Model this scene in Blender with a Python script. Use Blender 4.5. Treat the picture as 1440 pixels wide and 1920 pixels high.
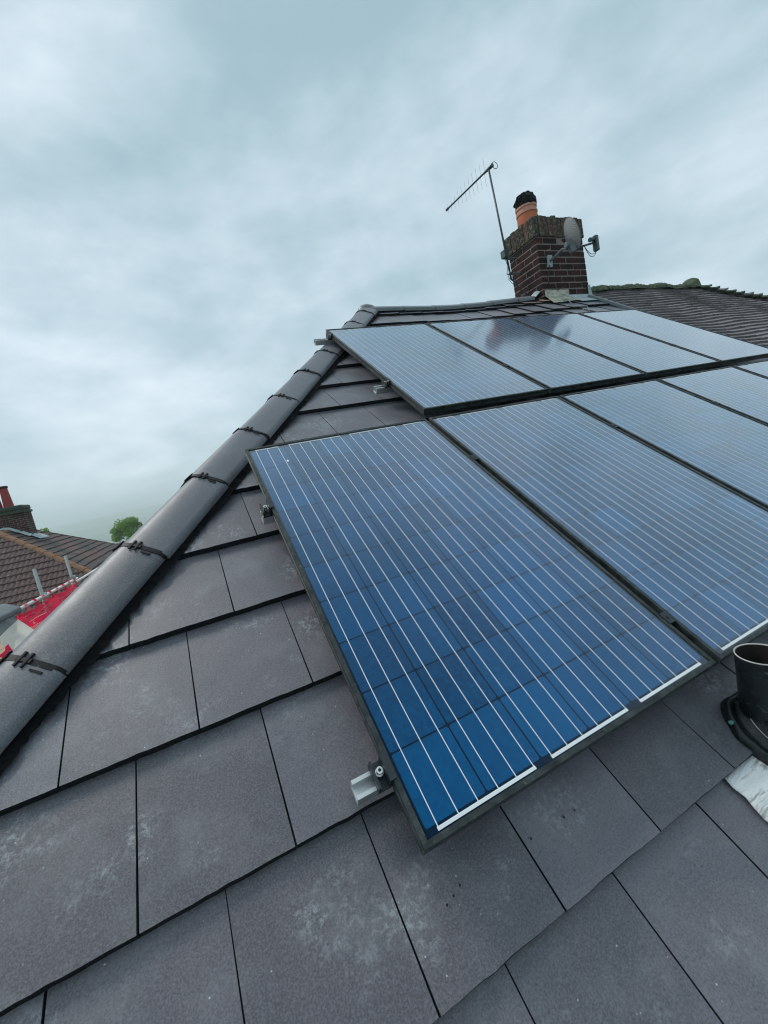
import bpy, math, random
import numpy as np
from mathutils import Vector, Matrix

for o in list(bpy.data.objects):
    bpy.data.objects.remove(o)
SC = bpy.context.scene
COL = SC.collection
RNG = random.Random(7)

# ------------------------------------------------------------------ camera
PITCH = math.radians(35)
CP, SP = math.cos(PITCH), math.sin(PITCH)


def W(u, v, w):
    """point of the roof slope (u along the eaves, v up the slope, w out of it) -> world"""
    return Vector((u, v * CP - w * SP, v * SP + w * CP))


CAM_LOC = (-0.22839, -0.68603, 0.76711)
RW = ((0.8926392, -0.4032059, -0.2015448),
      (-0.2342978, -0.0330397, -0.9716033),
      (0.3850972, 0.9145126, -0.1239628))      # rows: right, down, forward
cam_data = bpy.data.cameras.new('camera')
cam = bpy.data.objects.new('camera', cam_data)
COL.objects.link(cam)
r, d, f = (Vector(x) for x in RW)
m = Matrix((r, -d, -f)).transposed().to_4x4()
m.translation = Vector(CAM_LOC)
cam.matrix_world = m
cam_data.sensor_fit = 'HORIZONTAL'
cam_data.sensor_width = 36.0
cam_data.lens = 19.2387
cam_data.clip_start = 0.02
cam_data.clip_end = 20000
SC.camera = cam

# ------------------------------------------------------------------ sky, sun, exposure
SUN_EL, SUN_AZ = math.radians(54), math.radians(-38)     # azimuth from +Y towards +X
world = bpy.data.worlds.new('World')
SC.world = world
world.use_nodes = True
wt = world.node_tree
wt.nodes.clear()


def N(t, kind, **kw):
    n = t.nodes.new(kind)
    for k, v in kw.items():
        setattr(n, k, v)
    return n


def L(t, a, b):
    t.links.new(a, b)


w_out = N(wt, 'ShaderNodeOutputWorld')
w_bg = N(wt, 'ShaderNodeBackground')
w_bg.inputs['Strength'].default_value = 0.10
L(wt, w_bg.outputs[0], w_out.inputs[0])
sky = N(wt, 'ShaderNodeTexSky', sky_type='NISHITA')
sky.sun_disc = False
sky.sun_elevation = SUN_EL
sky.sun_rotation = SUN_AZ
sky.air_density = 1.0
sky.dust_density = 2.0
tc = N(wt, 'ShaderNodeTexCoord')
wmap = N(wt, 'ShaderNodeMapping')
wmap.inputs['Location'].default_value = (0.55, 1.30, 0.4)
wmap.inputs['Rotation'].default_value = (0, 0, 0.5)
wmap.inputs['Scale'].default_value = (1.0, 1.0, 1.9)
L(wt, tc.outputs['Generated'], wmap.inputs[0])
n_big = N(wt, 'ShaderNodeTexNoise')
n_big.inputs['Scale'].default_value = 1.7
n_big.inputs['Detail'].default_value = 5
n_big.inputs['Roughness'].default_value = 0.5
n_big.inputs['Distortion'].default_value = 0.15
n_sml = N(wt, 'ShaderNodeTexNoise')
n_sml.inputs['Scale'].default_value = 5.0
n_sml.inputs['Detail'].default_value = 7
n_sml.inputs['Roughness'].default_value = 0.56
n_sml.inputs['Distortion'].default_value = 0.1
L(wt, wmap.outputs[0], n_big.inputs['Vector'])
L(wt, wmap.outputs[0], n_sml.inputs['Vector'])
nm = N(wt, 'ShaderNodeMix', data_type='FLOAT')
nm.inputs[0].default_value = 0.40
L(wt, n_big.outputs['Fac'], nm.inputs[2])
L(wt, n_sml.outputs['Fac'], nm.inputs[3])
cr = N(wt, 'ShaderNodeValToRGB')
cr.color_ramp.interpolation = 'B_SPLINE'
els = cr.color_ramp.elements
els[0].position, els[0].color = 0.36, (0.300, 0.440, 0.500, 1)
els[1].position, els[1].color = 0.66, (0.70, 0.795, 0.875, 1)
e = els.new(0.46); e.color = (0.412, 0.545, 0.608, 1)
e = els.new(0.56); e.color = (0.522, 0.638, 0.712, 1)
L(wt, nm.outputs[0], cr.inputs[0])
smix = N(wt, 'ShaderNodeMix', data_type='RGBA')
smix.inputs[0].default_value = 0.93           # overcast: a little of the clear sky comes through
L(wt, sky.outputs[0], smix.inputs[6])
csc = N(wt, 'ShaderNodeVectorMath', operation='SCALE')
csc.inputs['Scale'].default_value = 10.0
L(wt, cr.outputs[0], csc.inputs[0])
L(wt, csc.outputs[0], smix.inputs[7])
L(wt, smix.outputs[2], w_bg.inputs['Color'])

sun_d = bpy.data.lights.new('sun', 'SUN')
sun_d.energy = 1.5
sun_d.angle = math.radians(20)
sun_d.color = (1.0, 0.96, 0.9)
sun = bpy.data.objects.new('sun', sun_d)
COL.objects.link(sun)
sd = Vector((math.sin(SUN_AZ) * math.cos(SUN_EL), math.cos(SUN_AZ) * math.cos(SUN_EL), math.sin(SUN_EL)))
sun.rotation_euler = sd.to_track_quat('Z', 'Y').to_euler()
sun.location = (-8, 5, 20)

SC.view_settings.view_transform = 'Standard'
SC.view_settings.look = 'None'
SC.view_settings.gamma = 1.0
SC.view_settings.use_curve_mapping = False
SC.view_settings.exposure = 0.28
SC.render.engine = 'CYCLES'
SC.cycles.max_bounces = 6
SC.cycles.diffuse_bounces = 3
SC.cycles.glossy_bounces = 3
SC.cycles.transparent_max_bounces = 12
SC.cycles.volume_bounces = 3
SC.cycles.use_denoising = True
SC.cycles.filter_width = 1.15


# ------------------------------------------------------------------ material helpers
class Mat:
    def __init__(self, name):
        self.m = bpy.data.materials.new(name)
        self.m.use_nodes = True
        self.t = self.m.node_tree
        self.b = self.t.nodes['Principled BSDF']
        self.out = self.t.nodes['Material Output']
        self._pos = None

    def pos(self):
        if not self._pos:
            self._pos = N(self.t, 'ShaderNodeNewGeometry').outputs['Position']
        return self._pos

    def mapped(self, scale, rot=(0, 0, 0)):
        mp = N(self.t, 'ShaderNodeMapping')
        mp.inputs['Scale'].default_value = scale
        mp.inputs['Rotation'].default_value = rot
        L(self.t, self.pos(), mp.inputs[0])
        return mp.outputs[0]

    def noise(self, scale, detail=4, rough=0.55, vec=None, dist=0.0):
        n = N(self.t, 'ShaderNodeTexNoise')
        n.inputs['Scale'].default_value = scale
        n.inputs['Detail'].default_value = detail
        n.inputs['Roughness'].default_value = rough
        n.inputs['Distortion'].default_value = dist
        L(self.t, vec if vec is not None else self.pos(), n.inputs['Vector'])
        return n.outputs['Fac']

    def voronoi(self, scale, vec=None, out='Distance', rnd=1.0):
        n = N(self.t, 'ShaderNodeTexVoronoi')
        n.inputs['Scale'].default_value = scale
        n.inputs['Randomness'].default_value = rnd
        L(self.t, vec if vec is not None else self.pos(), n.inputs['Vector'])
        return n.outputs[out]

    def ramp(self, fac, lo, hi, a=(0, 0, 0, 1), b=(1, 1, 1, 1)):
        c = N(self.t, 'ShaderNodeValToRGB')
        e = c.color_ramp.elements
        e[0].position, e[0].color = lo, a
        e[1].position, e[1].color = hi, b
        L(self.t, fac, c.inputs[0])
        return c.outputs[0]

    def mix(self, fac, a, b, mode='MIX'):
        n = N(self.t, 'ShaderNodeMix', data_type='RGBA', blend_type=mode)
        for i, x in ((0, fac), (6, a), (7, b)):
            if isinstance(x, (int, float)):
                n.inputs[i].default_value = x
            elif isinstance(x, tuple):
                n.inputs[i].default_value = (*x, 1) if len(x) == 3 else x
            else:
                L(self.t, x, n.inputs[i])
        return n.outputs[2]

    def math(self, op, a, b=None):
        n = N(self.t, 'ShaderNodeMath', operation=op)
        for i, x in enumerate((a, b)):
            if x is None:
                continue
            if isinstance(x, (int, float)):
                n.inputs[i].default_value = x
            else:
                L(self.t, x, n.inputs[i])
        return n.outputs[0]

    def rnd(self):
        return N(self.t, 'ShaderNodeObjectInfo').outputs['Random']

    def set(self, color=None, rough=None, metal=None, spec=None, coat=None, coat_rough=None):
        for k, x in (('Base Color', color), ('Roughness', rough), ('Metallic', metal), ('Specular IOR Level', spec),
                     ('Coat Weight', coat), ('Coat Roughness', coat_rough)):
            if x is None:
                continue
            if isinstance(x, tuple):
                x = (*x, 1) if len(x) == 3 else x
            if isinstance(x, (int, float, tuple)):
                self.b.inputs[k].default_value = x
            else:
                L(self.t, x, self.b.inputs[k])
        return self

    def bump(self, h, strength=0.3, dist=0.01):
        n = N(self.t, 'ShaderNodeBump')
        n.inputs['Strength'].default_value = strength
        n.inputs['Distance'].default_value = dist
        L(self.t, h, n.inputs['Height'])
        L(self.t, n.outputs[0], self.b.inputs['Normal'])
        return self


def simple(name, color, rough=0.6, metal=0.0, var=0.25, scale=6.0, spec=0.5):
    a = Mat(name)
    n = a.noise(scale, 5)
    lo = tuple(c * (1 - var) for c in color)
    hi = tuple(min(1, c * (1 + var)) for c in color)
    a.set(a.mix(n, lo, hi), rough, metal, spec)
    return a


MATS = {}


def tile_mat(name, ca, cb, lichen=1.0):
    a = Mat(name)
    big = a.noise(2.6, 5, 0.55, dist=0.4)
    mid = a.noise(11, 6, 0.6)
    grain = a.noise(260, 4, 0.75)
    base = a.mix(a.ramp(big, 0.36, 0.66), ca, cb)
    base = a.mix(a.math('MULTIPLY', a.ramp(mid, 0.3, 0.8), 0.35), base, tuple(c * 1.45 for c in cb))
    # tile to tile variation
    rv = a.math('ADD', a.math('MULTIPLY', a.rnd(), 0.55), 0.72)
    hs = N(a.t, 'ShaderNodeHueSaturation'); L(a.t, base, hs.inputs['Color']); L(a.t, rv, hs.inputs['Value'])
    base = hs.outputs[0]
    # sandy grain
    base = a.mix(a.math('MULTIPLY', a.ramp(grain, 0.46, 0.74), 0.42), base, (0.31, 0.31, 0.345))
    base = a.mix(a.math('MULTIPLY', a.ramp(grain, 0.28, 0.48, (1, 1, 1, 1), (0, 0, 0, 1)), 0.6), base, (0.03, 0.03, 0.040))
    # pale lime bloom in blotches
    area = a.ramp(a.noise(5.0, 3, 0.55, dist=0.2), 0.54, 0.72)
    blot = a.ramp(a.noise(60, 8, 0.8, dist=0.3), 0.49, 0.60)
    bl = a.math('MULTIPLY', a.math('MULTIPLY', area, blot), 0.60 * lichen)
    base = a.mix(bl, base, (0.44, 0.48, 0.50))
    soft = a.math('MULTIPLY', a.ramp(a.noise(6, 6, 0.65, dist=0.2), 0.50, 0.8), 0.30 * lichen)
    base = a.mix(soft, base, (0.30, 0.32, 0.335))
    # scuffs running down the slope
    sc = a.ramp(a.noise(1.0, 5, 0.6, a.mapped((70, 9, 16), (0.2, 0, 0.2))), 0.66, 0.80)
    sc = a.math('MULTIPLY', sc, a.ramp(a.noise(5.0, 2), 0.56, 0.66))
    base = a.mix(a.math('MULTIPLY', sc, 0.40), base, (0.47, 0.48, 0.49))
    # single specks
    vo = a.ramp(a.voronoi(38), 0.035, 0.075, (1, 1, 1, 1), (0, 0, 0, 1))
    vo = a.math('MULTIPLY', vo, a.ramp(a.noise(17, 2), 0.50, 0.58))
    base = a.mix(a.math('MULTIPLY', vo, 0.75 * lichen), base, (0.62, 0.65, 0.64))
    dk = a.ramp(a.voronoi(23), 0.02, 0.045, (1, 1, 1, 1), (0, 0, 0, 1))
    dk = a.math('MULTIPLY', dk, a.ramp(a.noise(9, 2), 0.55, 0.62))
    base = a.mix(a.math('MULTIPLY', dk, 0.7), base, (0.02, 0.02, 0.022))
    rough = a.math('ADD', a.math('MULTIPLY', mid, 0.25), 0.30)
    a.set(base, rough, 0, 0.6)
    a.b.inputs['Sheen Weight'].default_value = 0.20
    a.b.inputs['Sheen Roughness'].default_value = 0.45
    a.b.inputs['Sheen Tint'].default_value = (0.86, 0.90, 1.0, 1)
    h = a.math('ADD', a.math('MULTIPLY', grain, 0.5), a.math('MULTIPLY', mid, 0.8))
    a.bump(h, 0.28, 0.004)
    MATS[name] = a.m


tile_mat('roof tile concrete', (0.075, 0.080, 0.096), (0.112, 0.099, 0.116))
tile_mat('roof tile reddish', (0.26, 0.12, 0.075), (0.30, 0.16, 0.11), 0.6)
tile_mat('hip tile concrete', (0.062, 0.068, 0.079), (0.084, 0.085, 0.097), 0.3)
tile_mat('ridge tile concrete', (0.085, 0.112, 0.118), (0.12, 0.138, 0.14), 0.5)

a = simple('tile edge shade', (0.016, 0.018, 0.021), 0.9, 0, 0.6, 60, 0.15); MATS['edge'] = a.m  # near-black colour stands in for shade on the tile butts and joint sides
a = simple('black plastic', (0.006, 0.007, 0.008), 0.55, spec=0.25); MATS['black'] = a.m
a = simple('black hip roll', (0.005, 0.0055, 0.006), 0.95, var=0.6, scale=90, spec=0.1); MATS['roll'] = a.m
a = simple('mortar smear', (0.36, 0.36, 0.30), 0.95, 0, 0.3, 80, 0.1); MATS['smear'] = a.m
a = simple('roof underlay', (0.02, 0.02, 0.022), 0.9); MATS['underlay'] = a.m

# --- solar panel materials
a = Mat('solar cell')
flake = a.voronoi(85, a.mapped((1.0, 1.0, 1.0), (0.4, 0.2, 0.9)), 'Color')
fl = N(a.t, 'ShaderNodeSeparateColor'); L(a.t, flake, fl.inputs[0])
cc = a.mix(a.rnd(), (0.0, 0.055, 0.155), (0.0, 0.110, 0.290))
cc = a.mix(a.math('MULTIPLY', fl.outputs[0], 0.42), cc, (0.0, 0.13, 0.31))
cc = a.mix(a.math('MULTIPLY', a.ramp(a.noise(2.2, 3), 0.45, 0.7), 0.45), cc, (0.006, 0.050, 0.125))
a.set(cc, 0.5, 0, 0.08); MATS['cell'] = a.m
a = simple('solar backsheet', (0.0, 0.016, 0.046), 0.5, spec=0.05); MATS['backsheet'] = a.m
a = simple('solder ribbon', (0.90, 0.92, 0.93), 0.5, 0.0, 0.04); MATS['ribbon'] = a.m
a = Mat('panel frame')
n1 = a.noise(30, 6, 0.65)
base = a.mix(a.ramp(n1, 0.35, 0.75), (0.008, 0.013, 0.015), (0.060, 0.072, 0.073))
base = a.mix(a.math('MULTIPLY', a.ramp(a.noise(70, 5, 0.7), 0.60, 0.72), 0.6), base, (0.16, 0.17, 0.11))
a.set(base, 0.5, 0.0, 0.35); MATS['frame'] = a.m

a = Mat('panel glass')
t = a.t
t.nodes.remove(a.b)
tr = N(t, 'ShaderNodeBsdfTransparent')
gl = N(t, 'ShaderNodeBsdfGlossy')
gl.inputs['Roughness'].default_value = 0.12
gl.inputs['Color'].default_value = (0.97, 0.985, 1, 1)
du = N(t, 'ShaderNodeBsdfDiffuse')
du.inputs['Color'].default_value = (0.52, 0.58, 0.63, 1)
bp = N(t, 'ShaderNodeBump'); bp.inputs['Strength'].default_value = 0.012; bp.inputs['Distance'].default_value = 0.002
L(t, a.noise(160, 3, 0.6), bp.inputs['Height'])
L(t, bp.outputs[0], gl.inputs['Normal'])
# film of dust: optical depth tau / cos(angle)
lw = N(t, 'ShaderNodeLayerWeight'); lw.inputs['Blend'].default_value = 0.5     # facing = 1 - cos
fac = lw.outputs['Facing']
dn = a.math('ADD', a.math('MULTIPLY', a.ramp(a.noise(3.5, 6, 0.65), 0.3, 0.75), 0.12), 0.13)
dn = a.math('ADD', dn, a.math('MULTIPLY', a.ramp(a.noise(90, 4, 0.7), 0.55, 0.8), 0.08))
cov = a.math('MULTIPLY', a.math('POWER', fac, 1.35), dn)
# solar glass is anti-reflective seen square on and mirrors the sky at a slant
refl = a.math('ADD', a.math('MULTIPLY', a.math('POWER', fac, 2.45), 0.97), 0.006)
m1 = N(t, 'ShaderNodeMixShader'); L(t, cov, m1.inputs[0]); L(t, tr.outputs[0], m1.inputs[1]); L(t, du.outputs[0], m1.inputs[2])
m2 = N(t, 'ShaderNodeMixShader'); L(t, refl, m2.inputs[0]); L(t, m1.outputs[0], m2.inputs[1]); L(t, gl.outputs[0], m2.inputs[2])
L(t, m2.outputs[0], a.out.inputs[0])
MATS['glass'] = a.m

a = simple('aluminium rail', (0.66, 0.68, 0.68), 0.42, 0.85, 0.15, 40); MATS['alu'] = a.m
a = simple('dark clamp', (0.035, 0.045, 0.050), 0.45, 0.5, 0.3, 60); MATS['clamp'] = a.m
a = simple('bolt steel', (0.72, 0.72, 0.70), 0.3, 1.0, 0.1); MATS['bolt'] = a.m

# --- masonry
a = Mat('chimney brick')
n1 = a.noise(26, 6, 0.65)
c = a.mix(a.rnd(), (0.040, 0.016, 0.015), (0.125, 0.036, 0.030))
c = a.mix(a.ramp(n1, 0.3, 0.75), tuple([0.018, 0.010, 0.010]), c)
soot = a.ramp(a.noise(4.5, 4, 0.6, dist=0.5), 0.46, 0.66)
c = a.mix(a.math('MULTIPLY', soot, 0.75), c, (0.010, 0.012, 0.014))
a.set(c, 0.85, 0, 0.25).bump(n1, 0.5, 0.006); MATS['brick'] = a.m
a = simple('mortar', (0.25, 0.20, 0.185), 0.95, 0, 0.35, 20, 0.2); MATS['mortar'] = a.m
a = Mat('mossy brick')
n1 = a.noise(24, 6, 0.7)
c = a.mix(a.rnd(), (0.040, 0.036, 0.032), (0.125, 0.060, 0.048))
c = a.mix(a.math('MULTIPLY', a.ramp(a.noise(9, 5, 0.65), 0.48, 0.62), 0.8), c, (0.060, 0.070, 0.042))
c = a.mix(a.ramp(n1, 0.50, 0.66), c, (0.20, 0.22, 0.18))
a.set(c, 0.95, 0, 0.2).bump(n1, 0.8, 0.012); MATS['mossbrick'] = a.m
a = Mat('moss mortar')
n1 = a.noise(20, 7, 0.7)
c = a.mix(a.ramp(n1, 0.35, 0.7), (0.055, 0.072, 0.038), (0.20, 0.23, 0.17))
a.set(c, 0.95, 0, 0.2).bump(n1, 1.0, 0.03); MATS['moss'] = a.m
a = simple('terracotta', (0.50, 0.155, 0.075), 0.8, 0, 0.22, 12, 0.3); MATS['terracotta'] = a.m
a = simple('terracotta band', (0.60, 0.30, 0.22), 0.8, 0, 0.2, 22, 0.3); MATS['terraband'] = a.m
a = simple('soot', (0.010, 0.011, 0.012), 0.9, 0, 0.6, 40, 0.3); MATS['soot'] = a.m
a = Mat('lead sheet')
n1 = a.noise(14, 6, 0.65)
a.set(a.mix(a.ramp(n1, 0.3, 0.7), (0.28, 0.36, 0.38), (0.52, 0.58, 0.58)), 0.6, 0.0, 0.4).bump(n1, 0.3, 0.01); MATS['lead'] = a.m
a = Mat('stained cement')
n1 = a.noise(11, 6, 0.7)
a.set(a.mix(a.ramp(n1, 0.38, 0.62), (0.20, 0.21, 0.15), (0.60, 0.58, 0.50)), 0.9, 0, 0.2).bump(n1, 0.5, 0.01); MATS['cement'] = a.m
a = Mat('white weathered lead')
n1 = a.noise(1.0, 7, 0.65, a.mapped((9, 40, 30), (0, 0, 0.35)), 1.2)
c = a.mix(a.ramp(n1, 0.36, 0.50), (0.36, 0.37, 0.33), (0.84, 0.86, 0.85))
a.set(c, 0.55, 0, 0.4).bump(a.noise(1.0, 6, 0.6, a.mapped((6, 30, 25), (0, 0, 0.35)), 1.0), 0.7, 0.02); MATS['whitelead'] = a.m
a = Mat('black bitumen paint')
n1 = a.noise(28, 6, 0.65)
c = a.mix(a.ramp(n1, 0.35, 0.7), (0.003, 0.004, 0.005), (0.010, 0.017, 0.020))
c = a.mix(a.math('MULTIPLY', a.ramp(a.noise(9, 6, 0.72, dist=1.5), 0.63, 0.68), 0.35), c, (0.22, 0.27, 0.28))
a.set(c, a.math('ADD', a.math('MULTIPLY', n1, 0.3), 0.08), 0, 0.5).bump(n1, 0.6, 0.012); MATS['bitumen'] = a.m
a = simple('rusty inside', (0.016, 0.010, 0.009), 0.9, 0, 0.5, 30); MATS['rust'] = a.m
a = simple('worn rim', (0.42, 0.40, 0.37), 0.5, 0.1, 0.2, 60); MATS['rim'] = a.m
a = simple('verdigris', (0.10, 0.30, 0.28), 0.7, 0, 0.5, 90); MATS['verdigris'] = a.m

a = simple('dark galvanised tube', (0.055, 0.075, 0.085), 0.45, 0.4, 0.25, 30); MATS['mast'] = a.m
a = simple('aerial rod', (0.45, 0.48, 0.50), 0.35, 0.7, 0.1); MATS['rod'] = a.m
a = Mat('dish mesh')
t = a.t
a.set((0.34, 0.34, 0.34), 0.6, 0.0, 0.3)
trn = N(t, 'ShaderNodeBsdfTransparent')
mx = N(t, 'ShaderNodeMixShader')
vor = a.ramp(a.voronoi(260, rnd=0.25), 0.30, 0.42, (1, 1, 1, 1), (0, 0, 0, 1))
L(t, vor, mx.inputs[0]); L(t, a.b.outputs[0], mx.inputs[1]); L(t, trn.outputs[0], mx.inputs[2])
L(t, mx.outputs[0], a.out.inputs[0]); MATS['dishmesh'] = a.m
a = simple('dish grey', (0.17, 0.20, 0.22), 0.5, 0.2, 0.3, 40); MATS['dishgrey'] = a.m
a = simple('lnb plastic', (0.055, 0.085, 0.085), 0.5, 0, 0.3, 30); MATS['lnb'] = a.m
a = simple('cable', (0.014, 0.014, 0.016), 0.5); MATS['cable'] = a.m
a = simple('grey cable', (0.20, 0.21, 0.22), 0.5); MATS['greycable'] = a.m

a = Mat('plain clay tile')
n1 = a.noise(17, 6, 0.65)
c = a.mix(a.ramp(a.noise(3.5, 4, 0.6), 0.35, 0.7), (0.155, 0.132, 0.138), (0.250, 0.218, 0.228))
c = a.mix(a.math('MULTIPLY', a.ramp(n1, 0.52, 0.72), 0.6), c, (0.33, 0.32, 0.32))
a.set(c, 0.6, 0, 0.35).bump(n1, 0.4, 0.006); MATS['plain'] = a.m
a = Mat('rolled brown tile')
n1 = a.noise(9, 6, 0.65)
c = a.mix(a.ramp(n1, 0.35, 0.7), (0.070, 0.045, 0.042), (0.150, 0.100, 0.092))
c = a.mix(a.ramp(a.voronoi(2.3), 0.03, 0.07, (0.7, 0.7, 0.7, 1), (0, 0, 0, 1)), c, (0.40, 0.38, 0.34))
a.set(c, 0.85, 0, 0.3); MATS['rolled'] = a.m
a = Mat('flat brown tile')
n1 = a.noise(7, 6, 0.65)
c = a.mix(a.ramp(a.noise(1.3, 4), 0.40, 0.62), (0.060, 0.056, 0.058), (0.120, 0.072, 0.064))
c = a.mix(a.math('MULTIPLY', a.ramp(n1, 0.5, 0.75), 0.35), c, (0.15, 0.13, 0.12))
a.set(c, 0.85, 0, 0.3); MATS['flatbrown'] = a.m
a = Mat('old hip tile')
n1 = a.noise(5, 6, 0.7)
c = a.mix(a.ramp(n1, 0.36, 0.62), (0.23, 0.085, 0.055), (0.21, 0.145, 0.085))
c = a.mix(a.ramp(a.noise(13, 4), 0.62, 0.72), c, (0.33, 0.27, 0.19))
a.set(c, 0.9, 0, 0.25); MATS['oldhip'] = a.m
a = Mat('far brickwork')
bt = N(a.t, 'ShaderNodeTexBrick')
bt.inputs['Scale'].default_value = 1.0
bt.inputs['Brick Width'].default_value = 0.225
bt.inputs['Row Height'].default_value = 0.083
bt.inputs['Mortar Size'].default_value = 0.010
bt.inputs['Color1'].default_value = (0.085, 0.030, 0.026, 1)
bt.inputs['Color2'].default_value = (0.045, 0.022, 0.022, 1)
bt.inputs['Mortar'].default_value = (0.20, 0.16, 0.14, 1)
sx = N(a.t, 'ShaderNodeSeparateXYZ'); L(a.t, a.pos(), sx.inputs[0])
cx = N(a.t, 'ShaderNodeCombineXYZ')
L(a.t, a.math('ADD', sx.outputs[0], sx.outputs[1]), cx.inputs[0]); L(a.t, sx.outputs[2], cx.inputs[1])
L(a.t, cx.outputs[0], bt.inputs['Vector'])
c = a.mix(a.math('MULTIPLY', a.ramp(a.noise(2.2, 4), 0.42, 0.6), 0.7), bt.outputs[0], (0.022, 0.024, 0.022))
a.set(c, 0.9, 0, 0.2); MATS['farbrick'] = a.m
a = simple('red clay pot', (0.30, 0.030, 0.028), 0.6, 0, 0.3, 5); MATS['redpot'] = a.m
a = simple('dark mossy cement', (0.050, 0.066, 0.050), 0.95, 0, 0.5, 9); MATS['darkmoss'] = a.m
a = simple('galvanised scaffold tube', (0.33, 0.37, 0.36), 0.5, 0.2, 0.2, 14); MATS['galv'] = a.m
a = simple('white rail', (0.74, 0.77, 0.75), 0.5, 0, 0.12, 14); MATS['whiterail'] = a.m
a = simple('red netting', (0.96, 0.02, 0.10), 0.55, 0, 0.25, 25); MATS['rednet'] = a.m
a = simple('pale red netting', (0.92, 0.30, 0.34), 0.55, 0, 0.25, 35); MATS['palenet'] = a.m
for nm_ in ('rednet', 'palenet'):
    mm_ = MATS[nm_]; tt = mm_.node_tree
    pb = tt.nodes['Principled BSDF']; po = tt.nodes['Material Output']
    tl = N(tt, 'ShaderNodeBsdfTranslucent'); tl.inputs['Color'].default_value = (1.0, 0.03, 0.13, 1) if nm_ == 'rednet' else (0.95, 0.40, 0.44, 1)
    mx = N(tt, 'ShaderNodeMixShader'); mx.inputs[0].default_value = 0.6
    L(tt, pb.outputs[0], mx.inputs[1]); L(tt, tl.outputs[0], mx.inputs[2]); L(tt, mx.outputs[0], po.inputs[0])
a = simple('cream board', (0.82, 0.77, 0.66), 0.75, 0, 0.10, 6); MATS['cream'] = a.m
a = simple('timber board', (0.35, 0.25, 0.15), 0.8, 0, 0.25, 12); MATS['timber'] = a.m
a = simple('render wall', (0.50, 0.47, 0.42), 0.9, 0, 0.1, 3); MATS['render'] = a.m
a = simple('white upvc', (0.75, 0.76, 0.76), 0.4, 0, 0.05); MATS['upvc'] = a.m
a = simple('window glass', (0.03, 0.035, 0.04), 0.05, 0, 0.1); MATS['pane'] = a.m
a = simple('bark', (0.075, 0.055, 0.040), 0.95, 0, 0.3, 8); MATS['bark'] = a.m
for nm_, ca, cb in (('leaf green', (0.070, 0.185, 0.026), (0.150, 0.330, 0.042)), ('leaf yellow', (0.110, 0.215, 0.026), (0.22, 0.33, 0.045))):
    a = Mat(nm_)
    a.set(a.mix(a.noise(1.2, 3), ca, cb), 0.6, 0, 0.3)
    trl = N(a.t, 'ShaderNodeBsdfTranslucent'); trl.inputs['Color'].default_value = (*[x * 1.2 for x in cb], 1)
    mx = N(a.t, 'ShaderNodeMixShader'); mx.inputs[0].default_value = 0.35
    L(a.t, a.b.outputs[0], mx.inputs[1]); L(a.t, trl.outputs[0], mx.inputs[2]); L(a.t, mx.outputs[0], a.out.inputs[0])
    MATS[nm_] = a.m
a = Mat('fields')
vo = a.voronoi(0.006, a.mapped((1, 0.6, 1)), 'Color')
sc_ = N(a.t, 'ShaderNodeSeparateColor'); L(a.t, vo, sc_.inputs[0])
c = a.mix(sc_.outputs[0], (0.055, 0.090, 0.030), (0.120, 0.150, 0.060))
c = a.mix(a.ramp(sc_.outputs[1], 0.7, 0.8), c, (0.17, 0.15, 0.085))
vd = N(a.t, 'ShaderNodeTexVoronoi'); vd.feature = 'DISTANCE_TO_EDGE'; vd.inputs['Scale'].default_value = 0.006
L(a.t, a.mapped((1, 0.6, 1)), vd.inputs['Vector'])
c = a.mix(a.ramp(vd.outputs['Distance'], 0.03, 0.07, (1, 1, 1, 1), (0, 0, 0, 1)), c, (0.022, 0.042, 0.016))
c = a.mix(a.ramp(a.noise(0.004, 5, 0.6), 0.56, 0.62), c, (0.022, 0.042, 0.018))
a.set(c, 0.95, 0, 0.2); MATS['fields'] = a.m
a = simple('lawn', (0.055, 0.095, 0.030), 0.95, 0, 0.35, 1.5, 0.2); MATS['lawn'] = a.m


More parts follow.
